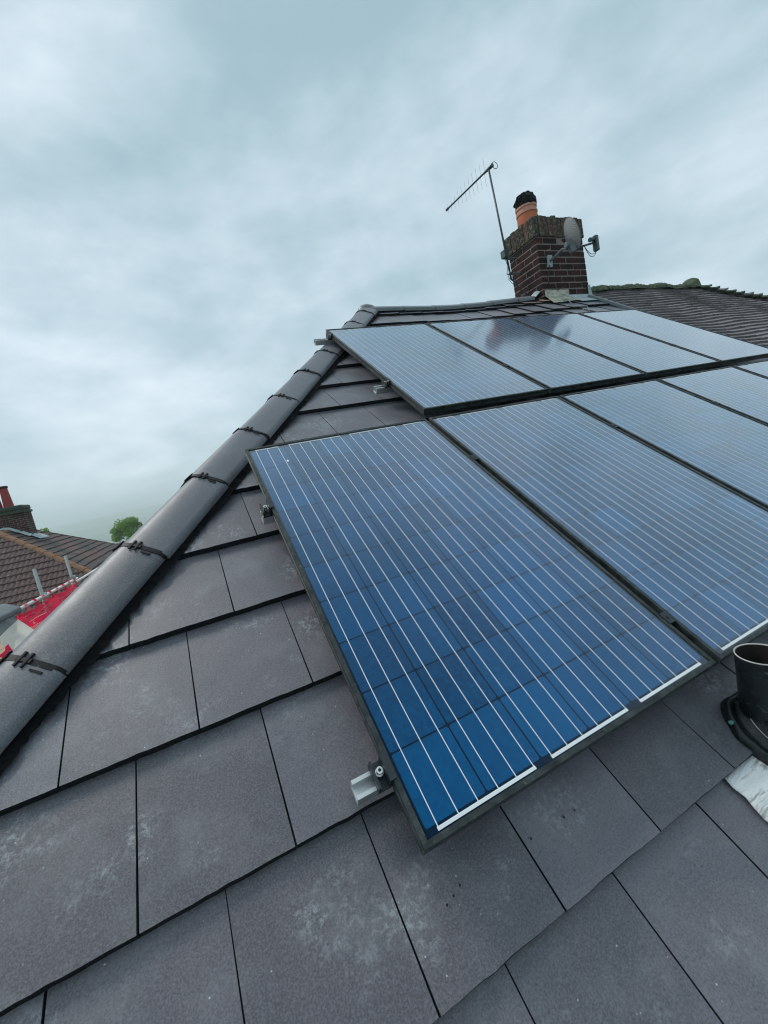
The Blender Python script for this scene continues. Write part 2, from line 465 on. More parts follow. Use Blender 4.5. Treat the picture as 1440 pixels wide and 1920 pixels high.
# ------------------------------------------------------------------ object helpers
class MB:
    """collects world-space (or local) geometry for one mesh object"""

    def __init__(self):
        self.v, self.f = [], []

    def add(self, verts, faces):
        k = len(self.v)
        self.v += [tuple(x) for x in verts]
        self.f += [tuple(i + k for i in fc) for fc in faces]
        return self

    def hexa(self, p):
        """eight corners: bottom ring 0-3, top ring 4-7 (same order)"""
        return self.add(p, [(3, 2, 1, 0), (4, 5, 6, 7), (0, 1, 5, 4), (1, 2, 6, 5), (2, 3, 7, 6), (3, 0, 4, 7)])

    def box(self, lo, hi, fn=None):
        x0, y0, z0 = lo
        x1, y1, z1 = hi
        p = [(x0, y0, z0), (x1, y0, z0), (x1, y1, z0), (x0, y1, z0), (x0, y0, z1), (x1, y0, z1), (x1, y1, z1), (x0, y1, z1)]
        return self.hexa([fn(*q) if fn else q for q in p])

    def cbox(self, lo, hi, c=0.004, fn=None, jit=0.0, rng=None):
        """box with chamfered top/bottom rim rings (24 corners reduced to 16)"""
        x0, y0, z0 = lo
        x1, y1, z1 = hi
        rings = []
        for z, i in ((z0, c), (z0 + c, 0), (z1 - c, 0), (z1, c)):
            rings.append([(x0 + i, y0 + i, z), (x1 - i, y0 + i, z), (x1 - i, y1 - i, z), (x0 + i, y1 - i, z)])
        pts = [q for rg in rings for q in rg]
        if jit:
            pts = [tuple(k + rng.uniform(-jit, jit) for k in q) for q in pts]
        pts = [fn(*q) if fn else q for q in pts]
        fs = [(3, 2, 1, 0), (12, 13, 14, 15)]
        for kk in range(3):
            for j in range(4):
                fs.append((kk * 4 + j, kk * 4 + (j + 1) % 4, kk * 4 + 4 + (j + 1) % 4, kk * 4 + 4 + j))
        return self.add(pts, fs)

    def tube(self, pts, r, n=8, cap=True, r2=None):
        pts = [Vector(p) for p in pts]
        rings = []
        prev = None
        for i, p in enumerate(pts):
            t = (pts[min(i + 1, len(pts) - 1)] - pts[max(i - 1, 0)]).normalized()
            if prev is None:
                ref = Vector((0, 0, 1)) if abs(t.z) < 0.9 else Vector((1, 0, 0))
                a_ = t.cross(ref).normalized()
            else:
                a_ = (prev - t * prev.dot(t)).normalized()
            prev = a_
            b_ = t.cross(a_)
            rr = r if r2 is None else r + (r2 - r) * i / max(1, len(pts) - 1)
            rings.append([p + rr * (math.cos(2 * math.pi * k / n) * a_ + math.sin(2 * math.pi * k / n) * b_) for k in range(n)])
        vs = [q for rg in rings for q in rg]
        fs = []
        for i in range(len(rings) - 1):
            for k in range(n):
                fs.append((i * n + k, i * n + (k + 1) % n, (i + 1) * n + (k + 1) % n, (i + 1) * n + k))
        if cap:
            fs.append(tuple(range(n - 1, -1, -1)))
            fs.append(tuple((len(rings) - 1) * n + k for k in range(n)))
        return self.add(vs, fs)

    def lathe(self, prof, c, n=32, jit=None, close=False, axis=Vector((0, 0, 1))):
        """prof: list of (radius, height)"""
        ref = Vector((1, 0, 0)) if abs(axis.x) < 0.8 else Vector((0, 1, 0))
        a_ = (ref - axis * axis.dot(ref)).normalized()
        b_ = axis.cross(a_)
        c = Vector(c)
        vs = []
        for (rr, h) in prof:
            for k in range(n):
                q = rr if jit is None else jit(rr, h, k)
                vs.append(c + axis * h + q * (math.cos(2 * math.pi * k / n) * a_ + math.sin(2 * math.pi * k / n) * b_))
        fs = []
        for i in range(len(prof) - 1):
            for k in range(n):
                fs.append((i * n + k, i * n + (k + 1) % n, (i + 1) * n + (k + 1) % n, (i + 1) * n + k))
        if close:
            fs.append(tuple(range(n - 1, -1, -1)))
            fs.append(tuple((len(prof) - 1) * n + k for k in range(n)))
        return self.add(vs, fs)

    def mesh(self, name, smooth=False):
        me = bpy.data.meshes.new(name)
        me.from_pydata(self.v, [], self.f)
        me.update()
        if smooth:
            me.polygons.foreach_set('use_smooth', [True] * len(me.polygons))
        return me

    def build(self, name, mat, parent=None, smooth=False, kind=None, label=None):
        return obj(name, self.mesh(name, smooth), mat, parent, kind, label)


WLOC = {}          # world location of an object whose children hold world-space meshes


def obj(name, me, mat, parent=None, kind=None, label=None):
    o = bpy.data.objects.new(name, me)
    COL.objects.link(o)
    if mat and not me.materials:
        me.materials.append(MATS[mat])
    if parent:
        o.parent = parent
        o.location = -WLOC.get(parent.name, Vector((0, 0, 0)))
    if kind:
        o['kind'] = kind
    if label:
        o['label'] = label
    return o


def thing(name, label, cat, loc, group=None):
    o = bpy.data.objects.new(name, None)
    o.empty_display_size = 0.2
    COL.objects.link(o)
    o.location = loc
    WLOC[o.name] = Vector(loc)
    o['label'] = label
    o['category'] = cat
    if group:
        o['group'] = group
    return o


def tag(o, label, cat, group=None):
    o['label'] = label
    o['category'] = cat
    if group:
        o['group'] = group
    return o


def copy_tree(o, parent=None):
    c = o.copy()
    COL.objects.link(c)
    c.parent = parent
    for ch in o.children:
        copy_tree(ch, c)
    return c


def smooth_by_angle(me, ang=35):
    import bmesh
    bm = bmesh.new(); bm.from_mesh(me)
    for e in bm.edges:
        if len(e.link_faces) == 2 and e.calc_face_angle(0) > math.radians(ang):
            e.smooth = False
    for fc in bm.faces:
        fc.smooth = True
    bm.to_mesh(me); bm.free()


# ------------------------------------------------------------------ projection (to tell which roof tiles the photograph shows)
RWn = np.array(RW); CL = np.array(CAM_LOC)


def pix(p):
    q = RWn @ (np.array(p) - CL)
    if q[2] < 0.05:
        return None
    return 720 + 769.55 * q[0] / q[2], 960 + 769.55 * q[1] / q[2]


PW, PH, GAPU, GAPV, OFFU = 0.992, 1.65, 0.0242, 0.108, 0.0341
PANELS = [(i * (PW + GAPU), 0.0) for i in range(5)] + [(i * (PW + GAPU) + OFFU, PH + GAPV) for i in range(1, 5)]


def in_quad(p, q):
    s = None
    for i in range(4):
        a_, b_ = q[i], q[(i + 1) % 4]
        cr_ = (b_[0] - a_[0]) * (p[1] - a_[1]) - (b_[1] - a_[1]) * (p[0] - a_[0])
        if s is None:
            s = cr_ > 0
        elif (cr_ > 0) != s:
            return False
    return True


PQ = [[pix(W(u + a_, v + b_, 0)) for a_, b_ in ((0, 0), (PW, 0), (PW, PH), (0, PH))] for u, v in PANELS]
PQ = [q for q in PQ if all(q)]


def shown(u0, u1, v0, v1, w):
    for i in range(5):
        for j in range(5):
            p = pix(W(u0 + (u1 - u0) * i / 4, v0 + (v1 - v0) * j / 4, w))
            if p and -5 < p[0] < 1445 and -5 < p[1] < 1925 and not any(in_quad(p, q) for q in PQ):
                return True
    return False


# ------------------------------------------------------------------ ground and hills
def terrain(x, y):
    dist = math.hypot(x, y - 5)
    h = -6.2
    if dist > 35:
        k = min(1, (dist - 35) / 900)
        h -= 62 * (k * k * (3 - 2 * k))
    if dist > 1100:
        k = min(1, (dist - 1100) / 2600)
        h += (72 + 10 * math.sin(x / 700 + 1.0) + 8 * math.sin(x / 310 + y / 900)) * (k * k * (3 - 2 * k))
    if dist > 3700:
        h -= (dist - 3700) * 0.004
    if dist > 60:
        h += min(1, (dist - 60) / 400) * (4 * math.sin(x / 170 + 0.7) * math.cos(y / 210) + 2.0 * math.sin(x / 67 + y / 83))
    return h


mb = MB()
rad = [0, 10, 20, 35, 50, 70, 95, 130, 170, 220, 280, 350, 430, 520, 620, 740, 880, 1050, 1250, 1500, 1800, 2150, 2550, 3000, 3400, 3700, 4100, 4800, 6000]
NA = 144
for i, rr in enumerate(rad):
    for k in range(NA):
        an = 2 * math.pi * k / NA
        x, y = rr * math.sin(an), 5 + rr * math.cos(an)
        mb.v.append((x, y, terrain(x, y)))
for i in range(len(rad) - 1):
    for k in range(NA):
        mb.f.append((i * NA + k, (i + 1) * NA + k, (i + 1) * NA + (k + 1) % NA, i * NA + (k + 1) % NA))
mb.f = [f_ for f_ in mb.f]
g = mb.build('ground', 'fields', smooth=True, kind='structure')
g['label'] = 'hazy green fields and low hills reaching the horizon'

# ------------------------------------------------------------------ our house
EAVE_V = -1.22
RIDGE_V = 4.45
PLANE = -0.145                # underside plane of the tiles (w)
HU0, HV0, HS = -0.496, 1.27, 0.758     # hip line u = HU0 + HS (v - HV0)


def hip_u(v):
    return HU0 + HS * (v - HV0)


def sstep(a_, b_, x):
    x = min(1, max(0, (x - a_) / (b_ - a_)))
    return x * x * (3 - 2 * x)


def sag(u, v):
    return 0.066 * sstep(3.3, 5.2, u) * sstep(2.2, 4.0, v) - 0.016 * math.exp(-((u - 2.9) / 0.6) ** 2) * sstep(3.0, 4.2, v)


house = thing('semi_detached_house', 'brick house with dark grey flat concrete roof tiles, carrying the solar panels', 'house', (2.5, 3.7, -6.2), 'houses')
ridge_w = W(0, RIDGE_V, PLANE)
RY, RZ = ridge_w.y, ridge_w.z
ev = W(0, EAVE_V, PLANE)
EY, EZ = ev.y, ev.z
BY = 2 * RY - EY                                   # back eaves
HX0 = hip_u(EAVE_V)                                # hip-end eaves (x)
HXR = hip_u(RIDGE_V)
PARTY = 5.30
mb = MB()
x0, x1, y0, y1 = HX0 + 0.3, PARTY, EY + 0.3, BY - 0.3
mb.box((x0, y0, -6.4), (x1, y1, EZ - 0.12))
mb.build('wall', 'farbrick', house)
for (xx, zz) in ((0.2, -5.2), (2.6, -5.2), (0.2, -2.6), (2.6, -2.6)):
    fm = MB().box((xx, y0 - 0.03, zz), (xx + 1.5, y0 + 0.05, zz + 1.2)).build('window', 'upvc', house)
    MB().box((xx + 0.08, y0 - 0.036, zz + 0.08), (xx + 0.71, y0 - 0.02, zz + 1.12)).build('pane', 'pane', fm)
    MB().box((xx + 0.79, y0 - 0.036, zz + 0.08), (xx + 1.42, y0 - 0.02, zz + 1.12)).build('pane', 'pane', fm)
# sarking below the tiles, all slopes
mb = MB()
A = (HX0, EY, EZ - 0.03); B_ = (PARTY, EY, EZ - 0.03); Cc = (PARTY, RY, RZ - 0.03); D = (HXR, RY, RZ - 0.03); E_ = (HX0, BY, EZ - 0.03); F_ = (PARTY, BY, EZ - 0.03)
mb.add([A, B_, Cc, D, E_, F_], [(0, 1, 2, 3), (0, 3, 4), (4, 3, 2, 5), (0, 4, 5, 1), (1, 5, 2)])
mb.build('roof_underlay', 'underlay', house)
# back and hip-end slopes in coursed tiles
mb = MB()
nc = 15
for i in range(nc):
    t0, t1 = i / nc, (i + 1) / nc
    zt = 0.022
    for side in ('hip', 'back'):
        if side == 'hip':
            P = lambda t, s: Vector((HX0 + (HXR - HX0) * t, (EY + (RY - EY) * t) * (1 - s) + (BY + (RY - BY) * t) * s, EZ + (RZ - EZ) * t))
        else:
            P = lambda t, s: Vector(((HX0 + (HXR - HX0) * t) * (1 - s) + PARTY * s, BY + (RY - BY) * t, EZ + (RZ - EZ) * t))
        p = [P(t0, 0), P(t0, 1), P(min(1, t1), 1), P(min(1, t1), 0)]
        up = Vector((0, 0, 1))
        q = [p[0] - up * .01, p[1] - up * .01, p[2] - up * .02, p[3] - up * .02, p[0] + up * zt, p[1] + up * zt, p[2] + up * 0.0, p[3] + up * 0.0]
        mb.hexa(q)
o = mb.build('rear_tile_courses', 'roof tile concrete', house, kind='stuff')
MB().box((HX0 - 0.05, EY - 0.13, EZ - 0.14), (PARTY, EY - 0.01, EZ - 0.05)).build('gutter', 'black', house)
MB().box((HX0 - 0.13, EY - 0.13, EZ - 0.14), (HX0 - 0.06, BY + 0.1, EZ - 0.05)).build('gutter', 'black', house)

# --- front slope: one mesh object per tile that the photograph shows
TW, GA, TLEN, TB, TGAP = 0.308, 0.342, 0.405, 0.025, 0.0017
W_TOP = -0.118
roof = MB()
pl = MB().add([W(hip_u(EAVE_V) , EAVE_V, PLANE - 0.012), W(PARTY, EAVE_V, PLANE - 0.012), W(PARTY, RIDGE_V, PLANE - 0.012), W(hip_u(RIDGE_V), RIDGE_V, PLANE - 0.012)], [(0, 1, 2, 3)])
slope = pl.build('roof_slope', 'underlay', house)
WLOC[slope.name] = Vector((0, 0, 0))


def clip(poly, a_, b_, c_):
    out = []
    for i in range(len(poly)):
        p, q = poly[i], poly[(i + 1) % len(poly)]
        dp, dq = a_ * p[0] + b_ * p[1] + c_, a_ * q[0] + b_ * q[1] + c_
        if dp >= 0:
            out.append(p)
        if (dp >= 0) != (dq >= 0):
            t_ = dp / (dp - dq)
            out.append((p[0] + (q[0] - p[0]) * t_, p[1] + (q[1] - p[1]) * t_))
    return out


def tile_geo(poly, v_butt, rng, mb, fn):
    """slab over a convex outline; top falls from the butt up the slope so that the next course rests on it"""
    pts = []
    for i in range(len(poly)):
        p, q = poly[i], poly[(i + 1) % len(poly)]
        on_butt = abs(p[1] - v_butt) < 1e-6 and abs(q[1] - v_butt) < 1e-6
        nseg = max(1, int(abs(q[0] - p[0]) / 0.022)) if on_butt else 1
        for k in range(nseg):
            t_ = k / nseg
            x, y = p[0] + (q[0] - p[0]) * t_, p[1] + (q[1] - p[1]) * t_
            if on_butt and 0 < k < nseg:
                y += rng.uniform(-0.0011, 0.0008) - (0.0025 if rng.random() < 0.05 else 0)
            pts.append((x, y))
    cx_ = sum(p[0] for p in pts) / len(pts)
    cy_ = sum(p[1] for p in pts) / len(pts)
    n = len(pts)
    top = lambda y: -TB * (y - v_butt) / GA
    vs = []
    for (x, y) in pts:
        vs.append(fn(x, y, top(y) - TB))
    for (x, y) in pts:
        vs.append(fn(x, y, top(y) - 0.003 + rng.uniform(-.0004, .0004)))
    for (x, y) in pts:
        dx, dy = cx_ - x, cy_ - y
        ln = math.hypot(dx, dy) or 1
        vs.append(fn(x + dx / ln * 0.0015, y + dy / ln * 0.0015, top(y)))
    fs = [tuple(range(n - 1, -1, -1)), tuple(2 * n + k for k in range(n))]
    for ring in range(2):
        for k in range(n):
            fs.append((ring * n + k, ring * n + (k + 1) % n, (ring + 1) * n + (k + 1) % n, (ring + 1) * n + k))
    mb.add(vs, fs)


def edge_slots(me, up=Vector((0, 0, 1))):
    """sides of the slab are coloured near-black to paint in shade at butts and joints"""
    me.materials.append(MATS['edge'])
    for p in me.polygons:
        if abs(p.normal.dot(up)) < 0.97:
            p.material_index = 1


full_meshes = []
for k in range(6):
    mb = MB()
    tile_geo([(0, 0), (TW - TGAP, 0), (TW - TGAP, TLEN), (0, TLEN)], 0.0, random.Random(50 + k), mb, lambda x, y, z: (x, y, z))
    full_meshes.append(mb.mesh('roof_tile'))
    full_meshes[-1].materials.append(MATS['roof tile concrete'])
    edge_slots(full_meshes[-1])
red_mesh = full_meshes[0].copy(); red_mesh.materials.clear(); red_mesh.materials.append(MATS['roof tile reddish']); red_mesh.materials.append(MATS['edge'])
hidden = MB()
TROT = Matrix(((1, 0, 0), (0, CP, -SP), (0, SP, CP)))
for k in range(-4, 13):
    vb = 0.145 + GA * k
    u_off = -0.069 if k % 2 else -0.224
    vtop = min(vb + TLEN, RIDGE_V - 0.02)
    m0 = int(math.floor((hip_u(vb) - u_off) / TW)) - 1
    m1 = int(math.ceil((PARTY - u_off) / TW)) + 1
    for mm in range(m0, m1):
        ua, ub = u_off + mm * TW, u_off + (mm + 1) * TW - TGAP
        rect = [(ua, vb), (ub, vb), (ub, vtop), (ua, vtop)]
        # keep right of the hip line, left of the party strip
        poly = clip(rect, 1.0, -HS, -(HU0 - HS * HV0) - 0.03)
        poly = clip(poly, -1.0, 0, PARTY - 0.01) if poly else poly
        if len(poly) < 3:
            continue
        ar = abs(sum(poly[i][0] * poly[(i + 1) % len(poly)][1] - poly[(i + 1) % len(poly)][0] * poly[i][1] for i in range(len(poly)))) / 2
        if ar < 0.0012:
            continue
        rg = random.Random(k * 100 + mm)
        us, vs_ = [p[0] for p in poly], [p[1] for p in poly]
        ws = W_TOP + sag((ua + ub) / 2, vb + .2) + rg.uniform(-0.0012, 0.0012)
        vis = shown(min(us), max(us), vb, min(vb + GA, max(vs_)), ws)
        full = len(poly) == 4 and abs(ar - (ub - ua) * TLEN) < 1e-5
        if not vis:
            tile_geo(poly, vb, rg, hidden, lambda x, y, z: W(x, y, z + ws))
            continue
        if full:
            red = (k == 12 and 3.95 < ua < 4.6)
            o = bpy.data.objects.new('roof_tile', full_meshes[rg.randrange(6)])
            COL.objects.link(o)
            o.parent = slope
            tw = math.radians(rg.uniform(-0.18, 0.18))
            o.matrix_local = Matrix.Translation(W(ua, vb, ws)) @ (TROT @ Matrix.Rotation(tw, 3, 'Z') @ Matrix.Rotation(math.radians(rg.uniform(-.12, .12)), 3, 'Y')).to_4x4()
        else:
            mb = MB()
            red = (k == 12 and 3.95 < ua < 4.6)
            tile_geo(poly, vb, rg, mb, lambda x, y, z: W(x, y, z + ws))
            o = mb.build('roof_tile', 'roof tile reddish' if red else 'roof tile concrete', slope)
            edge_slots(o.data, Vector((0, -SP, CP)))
        if red:
            if full:
                o.data = red_mesh
            o['label'] = 'reddish replacement tile below the ridge'
o = hidden.build('covered_roof_tiles', 'roof tile concrete', slope, kind='stuff')

# nail holes left in tiles
for (u, v) in ((0.043, -0.074), (0.023, -0.080), (0.065, -0.066), (0.394, -0.076), (0.360, -0.075), (0.259, -0.072)):
    vb = 0.145 - GA
    zz = W_TOP - TB * (v - vb) / GA
    MB().lathe([(0.0058, 0.0001), (0.0042, 0.0013), (0.0026, 0.0009)], W(u, v, zz), 12, axis=Vector((0, -SP, CP))).build('nail_hole', 'roof tile concrete', slope, smooth=True)
    MB().lathe([(0.0027, 0.0009), (0.0008, 0.0006)], W(u, v, zz), 12, axis=Vector((0, -SP, CP))).build('nail_hole', 'black', slope, smooth=True)

# dried mortar smeared along the edge of the nearest tile
rg = random.Random(404)
mb = MB()
for k in range(150):
    t_ = rg.random() ** 0.8
    u = -0.80 + 0.24 * t_
    v = 0.1475 + abs(rg.gauss(0, 0.011)) * (1.1 - t_)
    ln, wd = rg.uniform(.003, .014), rg.uniform(.0008, .0026)
    z = W_TOP - TB * (v - 0.145) / GA + 0.0007
    mb.add([W(u, v, z), W(u + ln * .5, v - wd * .5, z + .0004), W(u + ln, v + wd * .3, z), W(u + ln * .6, v + wd, z + .0003), W(u + ln * .1, v + wd * .8, z)], [(0, 1, 2, 3, 4)])
mb.build('mortar_smear', 'smear', slope, kind='stuff')

# --- hip capping
hd = Vector((HS, CP, SP)).normalized()
hp = Vector((CP, -HS, 0)).normalized()
hn = hp.cross(hd) * -1
hn = hd.cross(hp) if hd.cross(hp).z > 0 else hp.cross(hd)


def hip_pt(s, p, n):
    """s metres along the hip from the point at v = HV0; p across (towards the panels), n above the hip line"""
    o_ = W(HU0, HV0, W_TOP - 0.012)
    return o_ + hd * s + hp * p + hn * n


def cap_profile(hw, crest, fall, skirt, nseg=10):
    """half-section outline (p, n) from the right skirt over the crest to the left one"""
    r_ = hw * 0.235
    th = math.radians(55)
    p1 = hw - r_ + r_ * math.cos(th)
    y1 = -fall + 0.004
    yb = y1 - r_ * math.sin(th)
    right = [(hw, min(-fall - skirt, yb - 0.006)), (hw + .0005, yb - 0.003)]
    right += [(hw - r_ + r_ * math.cos(th * k / 6), yb + r_ * math.sin(th * k / 6)) for k in range(0, 7)]
    ex = max(1.08, 0.70 * p1 / (crest - y1))
    arc = []
    for k in range(1, nseg):
        p = p1 * (1 - k / nseg)
        arc.append((p, crest - (crest - y1) * (p / p1) ** ex))
    half = right + arc
    return half + [(0, crest)] + [(-p, n) for p, n in reversed(half)]


HIP_PROF = cap_profile(0.138, 0.053, 0.010, 0.025)


def cap_mesh(prof, s0, s1, fn, thick=0.014, taper=0.0, rng=None):
    mb = MB()
    rows = []
    ns = 5
    inner = [(p * 0.88, n - thick) for p, n in prof]
    for i in range(ns + 1):
        s = s0 + (s1 - s0) * i / ns
        k = 1.0 + taper * (1 - i / ns)
        rows.append([fn(s, p * k, n * k + (rng.uniform(-.0006, .0006) if rng else 0)) for p, n in prof])
    ins = [[fn(s, p, n) for p, n in inner] for s in (s0, s1)]
    n_ = len(prof)
    vs = [q for rw in rows for q in rw] + ins[0] + ins[1]
    fs = []
    for i in range(ns):
        for k in range(n_ - 1):
            fs.append((i * n_ + k, i * n_ + k + 1, (i + 1) * n_ + k + 1, (i + 1) * n_ + k))
    b0 = (ns + 1) * n_
    for k in range(n_ - 1):
        fs.append((k + 1, k, b0 + k, b0 + k + 1))
        fs.append((ns * n_ + k, ns * n_ + k + 1, b0 + n_ + k + 1, b0 + n_ + k))
        fs.append((b0 + k, b0 + n_ + k, b0 + n_ + k + 1, b0 + k + 1))
    mb.add(vs, fs)
    return mb


CLIP0, CLIPD = -0.030, 0.4715
# s of the joints: measured so that one falls at (u,v) = (-0.467, 1.166)
hipcap = MB()
rv_, n_rag = [], 520
for side in (1, -1):
    pts = []
    for i in range(n_rag + 1):
        s = -2.9 + (4.05 + 2.9) * i / n_rag
        rg = random.Random(i * 3 + side)
        pts.append((s, side * 0.105, -0.028))
        pts.append((s, side * (0.170 + rg.uniform(-0.007, 0.005) + 0.004 * math.sin(i * .21)), -0.0560 + rg.uniform(-.003, .004)))
    vs = [hip_pt(*p) for p in pts]
    fs = [(2 * i, 2 * i + 1, 2 * i + 3, 2 * i + 2) for i in range(n_rag)]
    hipcap.add(vs, fs)
hip_part = hipcap.build('hip_capping', 'roll', house, label='black ragged dry-hip roll under grey hip tiles')
j0 = -6
joints = [CLIP0 + CLIPD * k for k in range(j0, 9)]
for i in range(len(joints)):
    s0 = joints[i] + 0.003
    s1 = (joints[i + 1] if i + 1 < len(joints) else 4.02) - 0.003
    rg = random.Random(900 + i)
    dn_ = rg.uniform(-.003, .003); dp_ = rg.uniform(-.005, .005)
    mb = cap_mesh(HIP_PROF, s0, s1, lambda s, p, n: hip_pt(s, p + dp_, n + dn_), taper=0.025, rng=rg)
    me = mb.mesh('hip_tile'); smooth_by_angle(me, 50)
    obj('hip_tile', me, 'hip tile concrete', hip_part)
for i, s in enumerate(joints):
    if i == 0:
        continue
    mb = MB()
    pr_ = [(p * 1.012, n + 0.0025) for p, n in HIP_PROF[2:-2]]
    # strap over the joint
    for k in range(len(pr_) - 1):
        (p0_, n0_), (p1_, n1_) = pr_[k], pr_[k + 1]
        mb.hexa([hip_pt(s - .009, p0_, n0_ - .004), hip_pt(s + .009, p0_, n0_ - .004), hip_pt(s + .009, p1_, n1_ - .004), hip_pt(s - .009, p1_, n1_ - .004),
                 hip_pt(s - .009, p0_, n0_ + .001), hip_pt(s + .009, p0_, n0_ + .001), hip_pt(s + .009, p1_, n1_ + .001), hip_pt(s - .009, p1_, n1_ + .001)])

    def prof_n(p):
        for k in range(len(pr_) - 1):
            if pr_[k][0] >= p >= pr_[k + 1][0]:
                t_ = (pr_[k][0] - p) / max(1e-6, pr_[k][0] - pr_[k + 1][0])
                return pr_[k][1] + (pr_[k + 1][1] - pr_[k][1]) * t_
        return 0
    # two lugs shaped like an H, one near the crest and one on the face
    for pc in (0.050, -0.030):
        for dp in (-0.010, 0.010):
            mb.hexa([hip_pt(s + a_, pc + dp + b_, prof_n(pc + dp + b_) + c_) for c_ in (0, .006) for a_, b_ in ((-.022, -.0028), (.022, -.0028), (.022, .0028), (-.022, .0028))])
        mb.hexa([hip_pt(s + a_, pc + b_, prof_n(pc + b_) + c_) for c_ in (0, .005) for a_, b_ in ((-.006, -.020), (.006, -.020), (.006, .020), (-.006, .020))])
    # side window of the strap
    mb.hexa([hip_pt(s + a_, b_, prof_n(b_) + c_) for c_ in (0, .004) for a_, b_ in ((-.024, .082), (-.018, .082), (-.018, .112), (-.024, .112))])
    mb.build('union_clip', 'black', hip_part)

# --- ridge capping up to the chimney
def ridge_pt(s, p, n):
    x = HXR + s
    dz = sag(x, 4.4) * 1.15
    return Vector((x, RY - p, RZ + 0.012 + n + dz))


RIDGE_PROF = cap_profile(0.115, 0.036, 0.010, 0.040)
rb = MB()
for i in range(24):
    a_, b_ = i * 0.105, (i + 1) * 0.105
    rb.add([ridge_pt(a_, 0.145, -0.085), ridge_pt(b_, 0.145, -0.085), ridge_pt(b_, 0.08, -0.02), ridge_pt(a_, 0.08, -0.02)], [(0, 1, 2, 3)])
ridge_part = rb.build('ridge_capping', 'roll', house, label='teal-grey ridge tiles between hip and chimney')
s = 0.0
for i in range(6):
    ln = 0.43
    s1 = min(s + ln, 2.42)
    rg = random.Random(70 + i)
    dn_ = rg.uniform(-.003, .003)
    mb = cap_mesh(RIDGE_PROF, s + .002, s1 + 0.02, lambda q, p, n: ridge_pt(q, p, n + dn_), taper=0.11, rng=rg)
    me = mb.mesh('ridge_tile'); smooth_by_angle(me, 50)
    obj('ridge_tile', me, 'ridge tile concrete', ridge_part)
    s = s1
    if s >= 2.42:
        break
# mortar block where hip meets ridge
mb = MB()
mb.lathe([(0.02, 0.060), (0.065, 0.054), (0.100, 0.028), (0.118, -0.02), (0.11, -0.06)], ridge_pt(0.0, 0, 0), 14, jit=lambda r_, h, k: r_ * (0.9 + 0.2 * random.Random(k + int(h * 900)).random()))
mb.build('ridge_end', 'ridge tile concrete', house, smooth=True)

# bonding strip where the two roofs meet
mb = MB()
cs = [(-0.035, -0.01), (-0.033, 0.02), (0.0, 0.030), (0.033, 0.02), (0.035, -0.01)]
vv = [EAVE_V, 0, 1.5, 3.0, 3.6, 4.1, 4.28]
vs = [W(PARTY - 0.02 + p, v, W_TOP + sag(PARTY, v) + 0.004 + n) for v in vv for p, n in cs]
mb.add(vs, [(i * 5 + k, i * 5 + k + 1, (i + 1) * 5 + k + 1, (i + 1) * 5 + k) for i in range(len(vv) - 1) for k in range(4)])
mb.build('bonding_strip', 'ridge tile concrete', house, smooth=True)

# --- chimney: every brick a mesh of its own
CX0, CX1, CY0, CY1 = 4.515, 5.385, 3.600, 4.115
CZB, CRS, NCR = 2.235, 0.0832, 12
CZT = CZB + NCR * CRS            # underside of the soldier course
core = MB().box((CX0 + .003, CY0 + .003, CZB - 0.3), (CX1 - .003, CY1 - .003, CZT + 0.2))
chim = core.build('chimney', 'mortar', house, label='sooty red brick chimney stack with mossy soldier-course top')
BL, BWd, JT = 0.2295, 0.108, 0.0115
cache = {}


def brick_mesh(lx, ly, lz, mat, key):
    k_ = (round(lx, 3), round(ly, 3), round(lz, 3), mat, key)
    if k_ not in cache:
        rg = random.Random(hash(k_) % 9999)
        mb = MB().cbox((-lx / 2, -ly / 2, -lz / 2), (lx / 2, ly / 2, lz / 2), 0.004, jit=0.0016, rng=rg)
        me = mb.mesh('brick'); me.materials.append(MATS[mat])
        cache[k_] = me
    return cache[k_]


def put_brick(x, y, z, lx, ly, lz, mat, rg, pn='brick'):
    o = bpy.data.objects.new(pn, brick_mesh(lx, ly, lz, mat, rg.randrange(3)))
    COL.objects.link(o)
    o.parent = chim
    o.location = (x + rg.uniform(-.002, .002), y + rg.uniform(-.002, .002), z)
    o.rotation_euler = (0, 0, rg.uniform(-.006, .006))
    return o


rg = random.Random(31)
zh = CRS - JT
for c in range(NCR):
    zc = CZB + c * CRS + zh / 2
    nx = 3.5
    ux = (CX1 - CX0 + JT) / nx
    uy = (CY1 - CY0 + JT) / 2
    if c % 2 == 0:
        xs = [(0, 1), (1, 1), (2, 1), (3, .5)]
        ys = [(.25, .5, ), (.75, .5), (1.25, .5)]
    else:
        xs = [(.5, 1), (1.5, 1), (2.5, 1)]
        ys = [(0, 1), (1, 1)]
    for yy, yin in ((CY0, 1), (CY1, -1)):
        for a_, ln in xs:
            if c % 2 == 1 and False:
                continue
            x_0 = CX0 + a_ * ux
            put_brick(x_0 + (ln * ux - JT) / 2, yy + yin * BWd / 2, zc, ln * ux - JT, BWd, zh, 'brick', rg)
    for xx_, xin in ((CX0, 1), (CX1, -1)):
        if c % 2 == 0:
            ya, yb = CY0 + BWd + JT, CY1 - BWd - JT
            put_brick(xx_ + xin * BWd / 2, (ya + yb) / 2, zc, BWd, yb - ya, zh, 'brick', rg)
        else:
            wd = 0.5 * ux - JT
            if xin < 0:
                wd = CX1 - (CX0 + 3.5 * ux - JT - 0) + wd
            for q in (0, 1):
                ya = CY0 + q * uy
                put_brick(xx_ + xin * (0.5 * ux - JT) / 2, ya + (uy - JT) / 2, zc, 0.5 * ux - JT, uy - JT, zh, 'brick', rg)
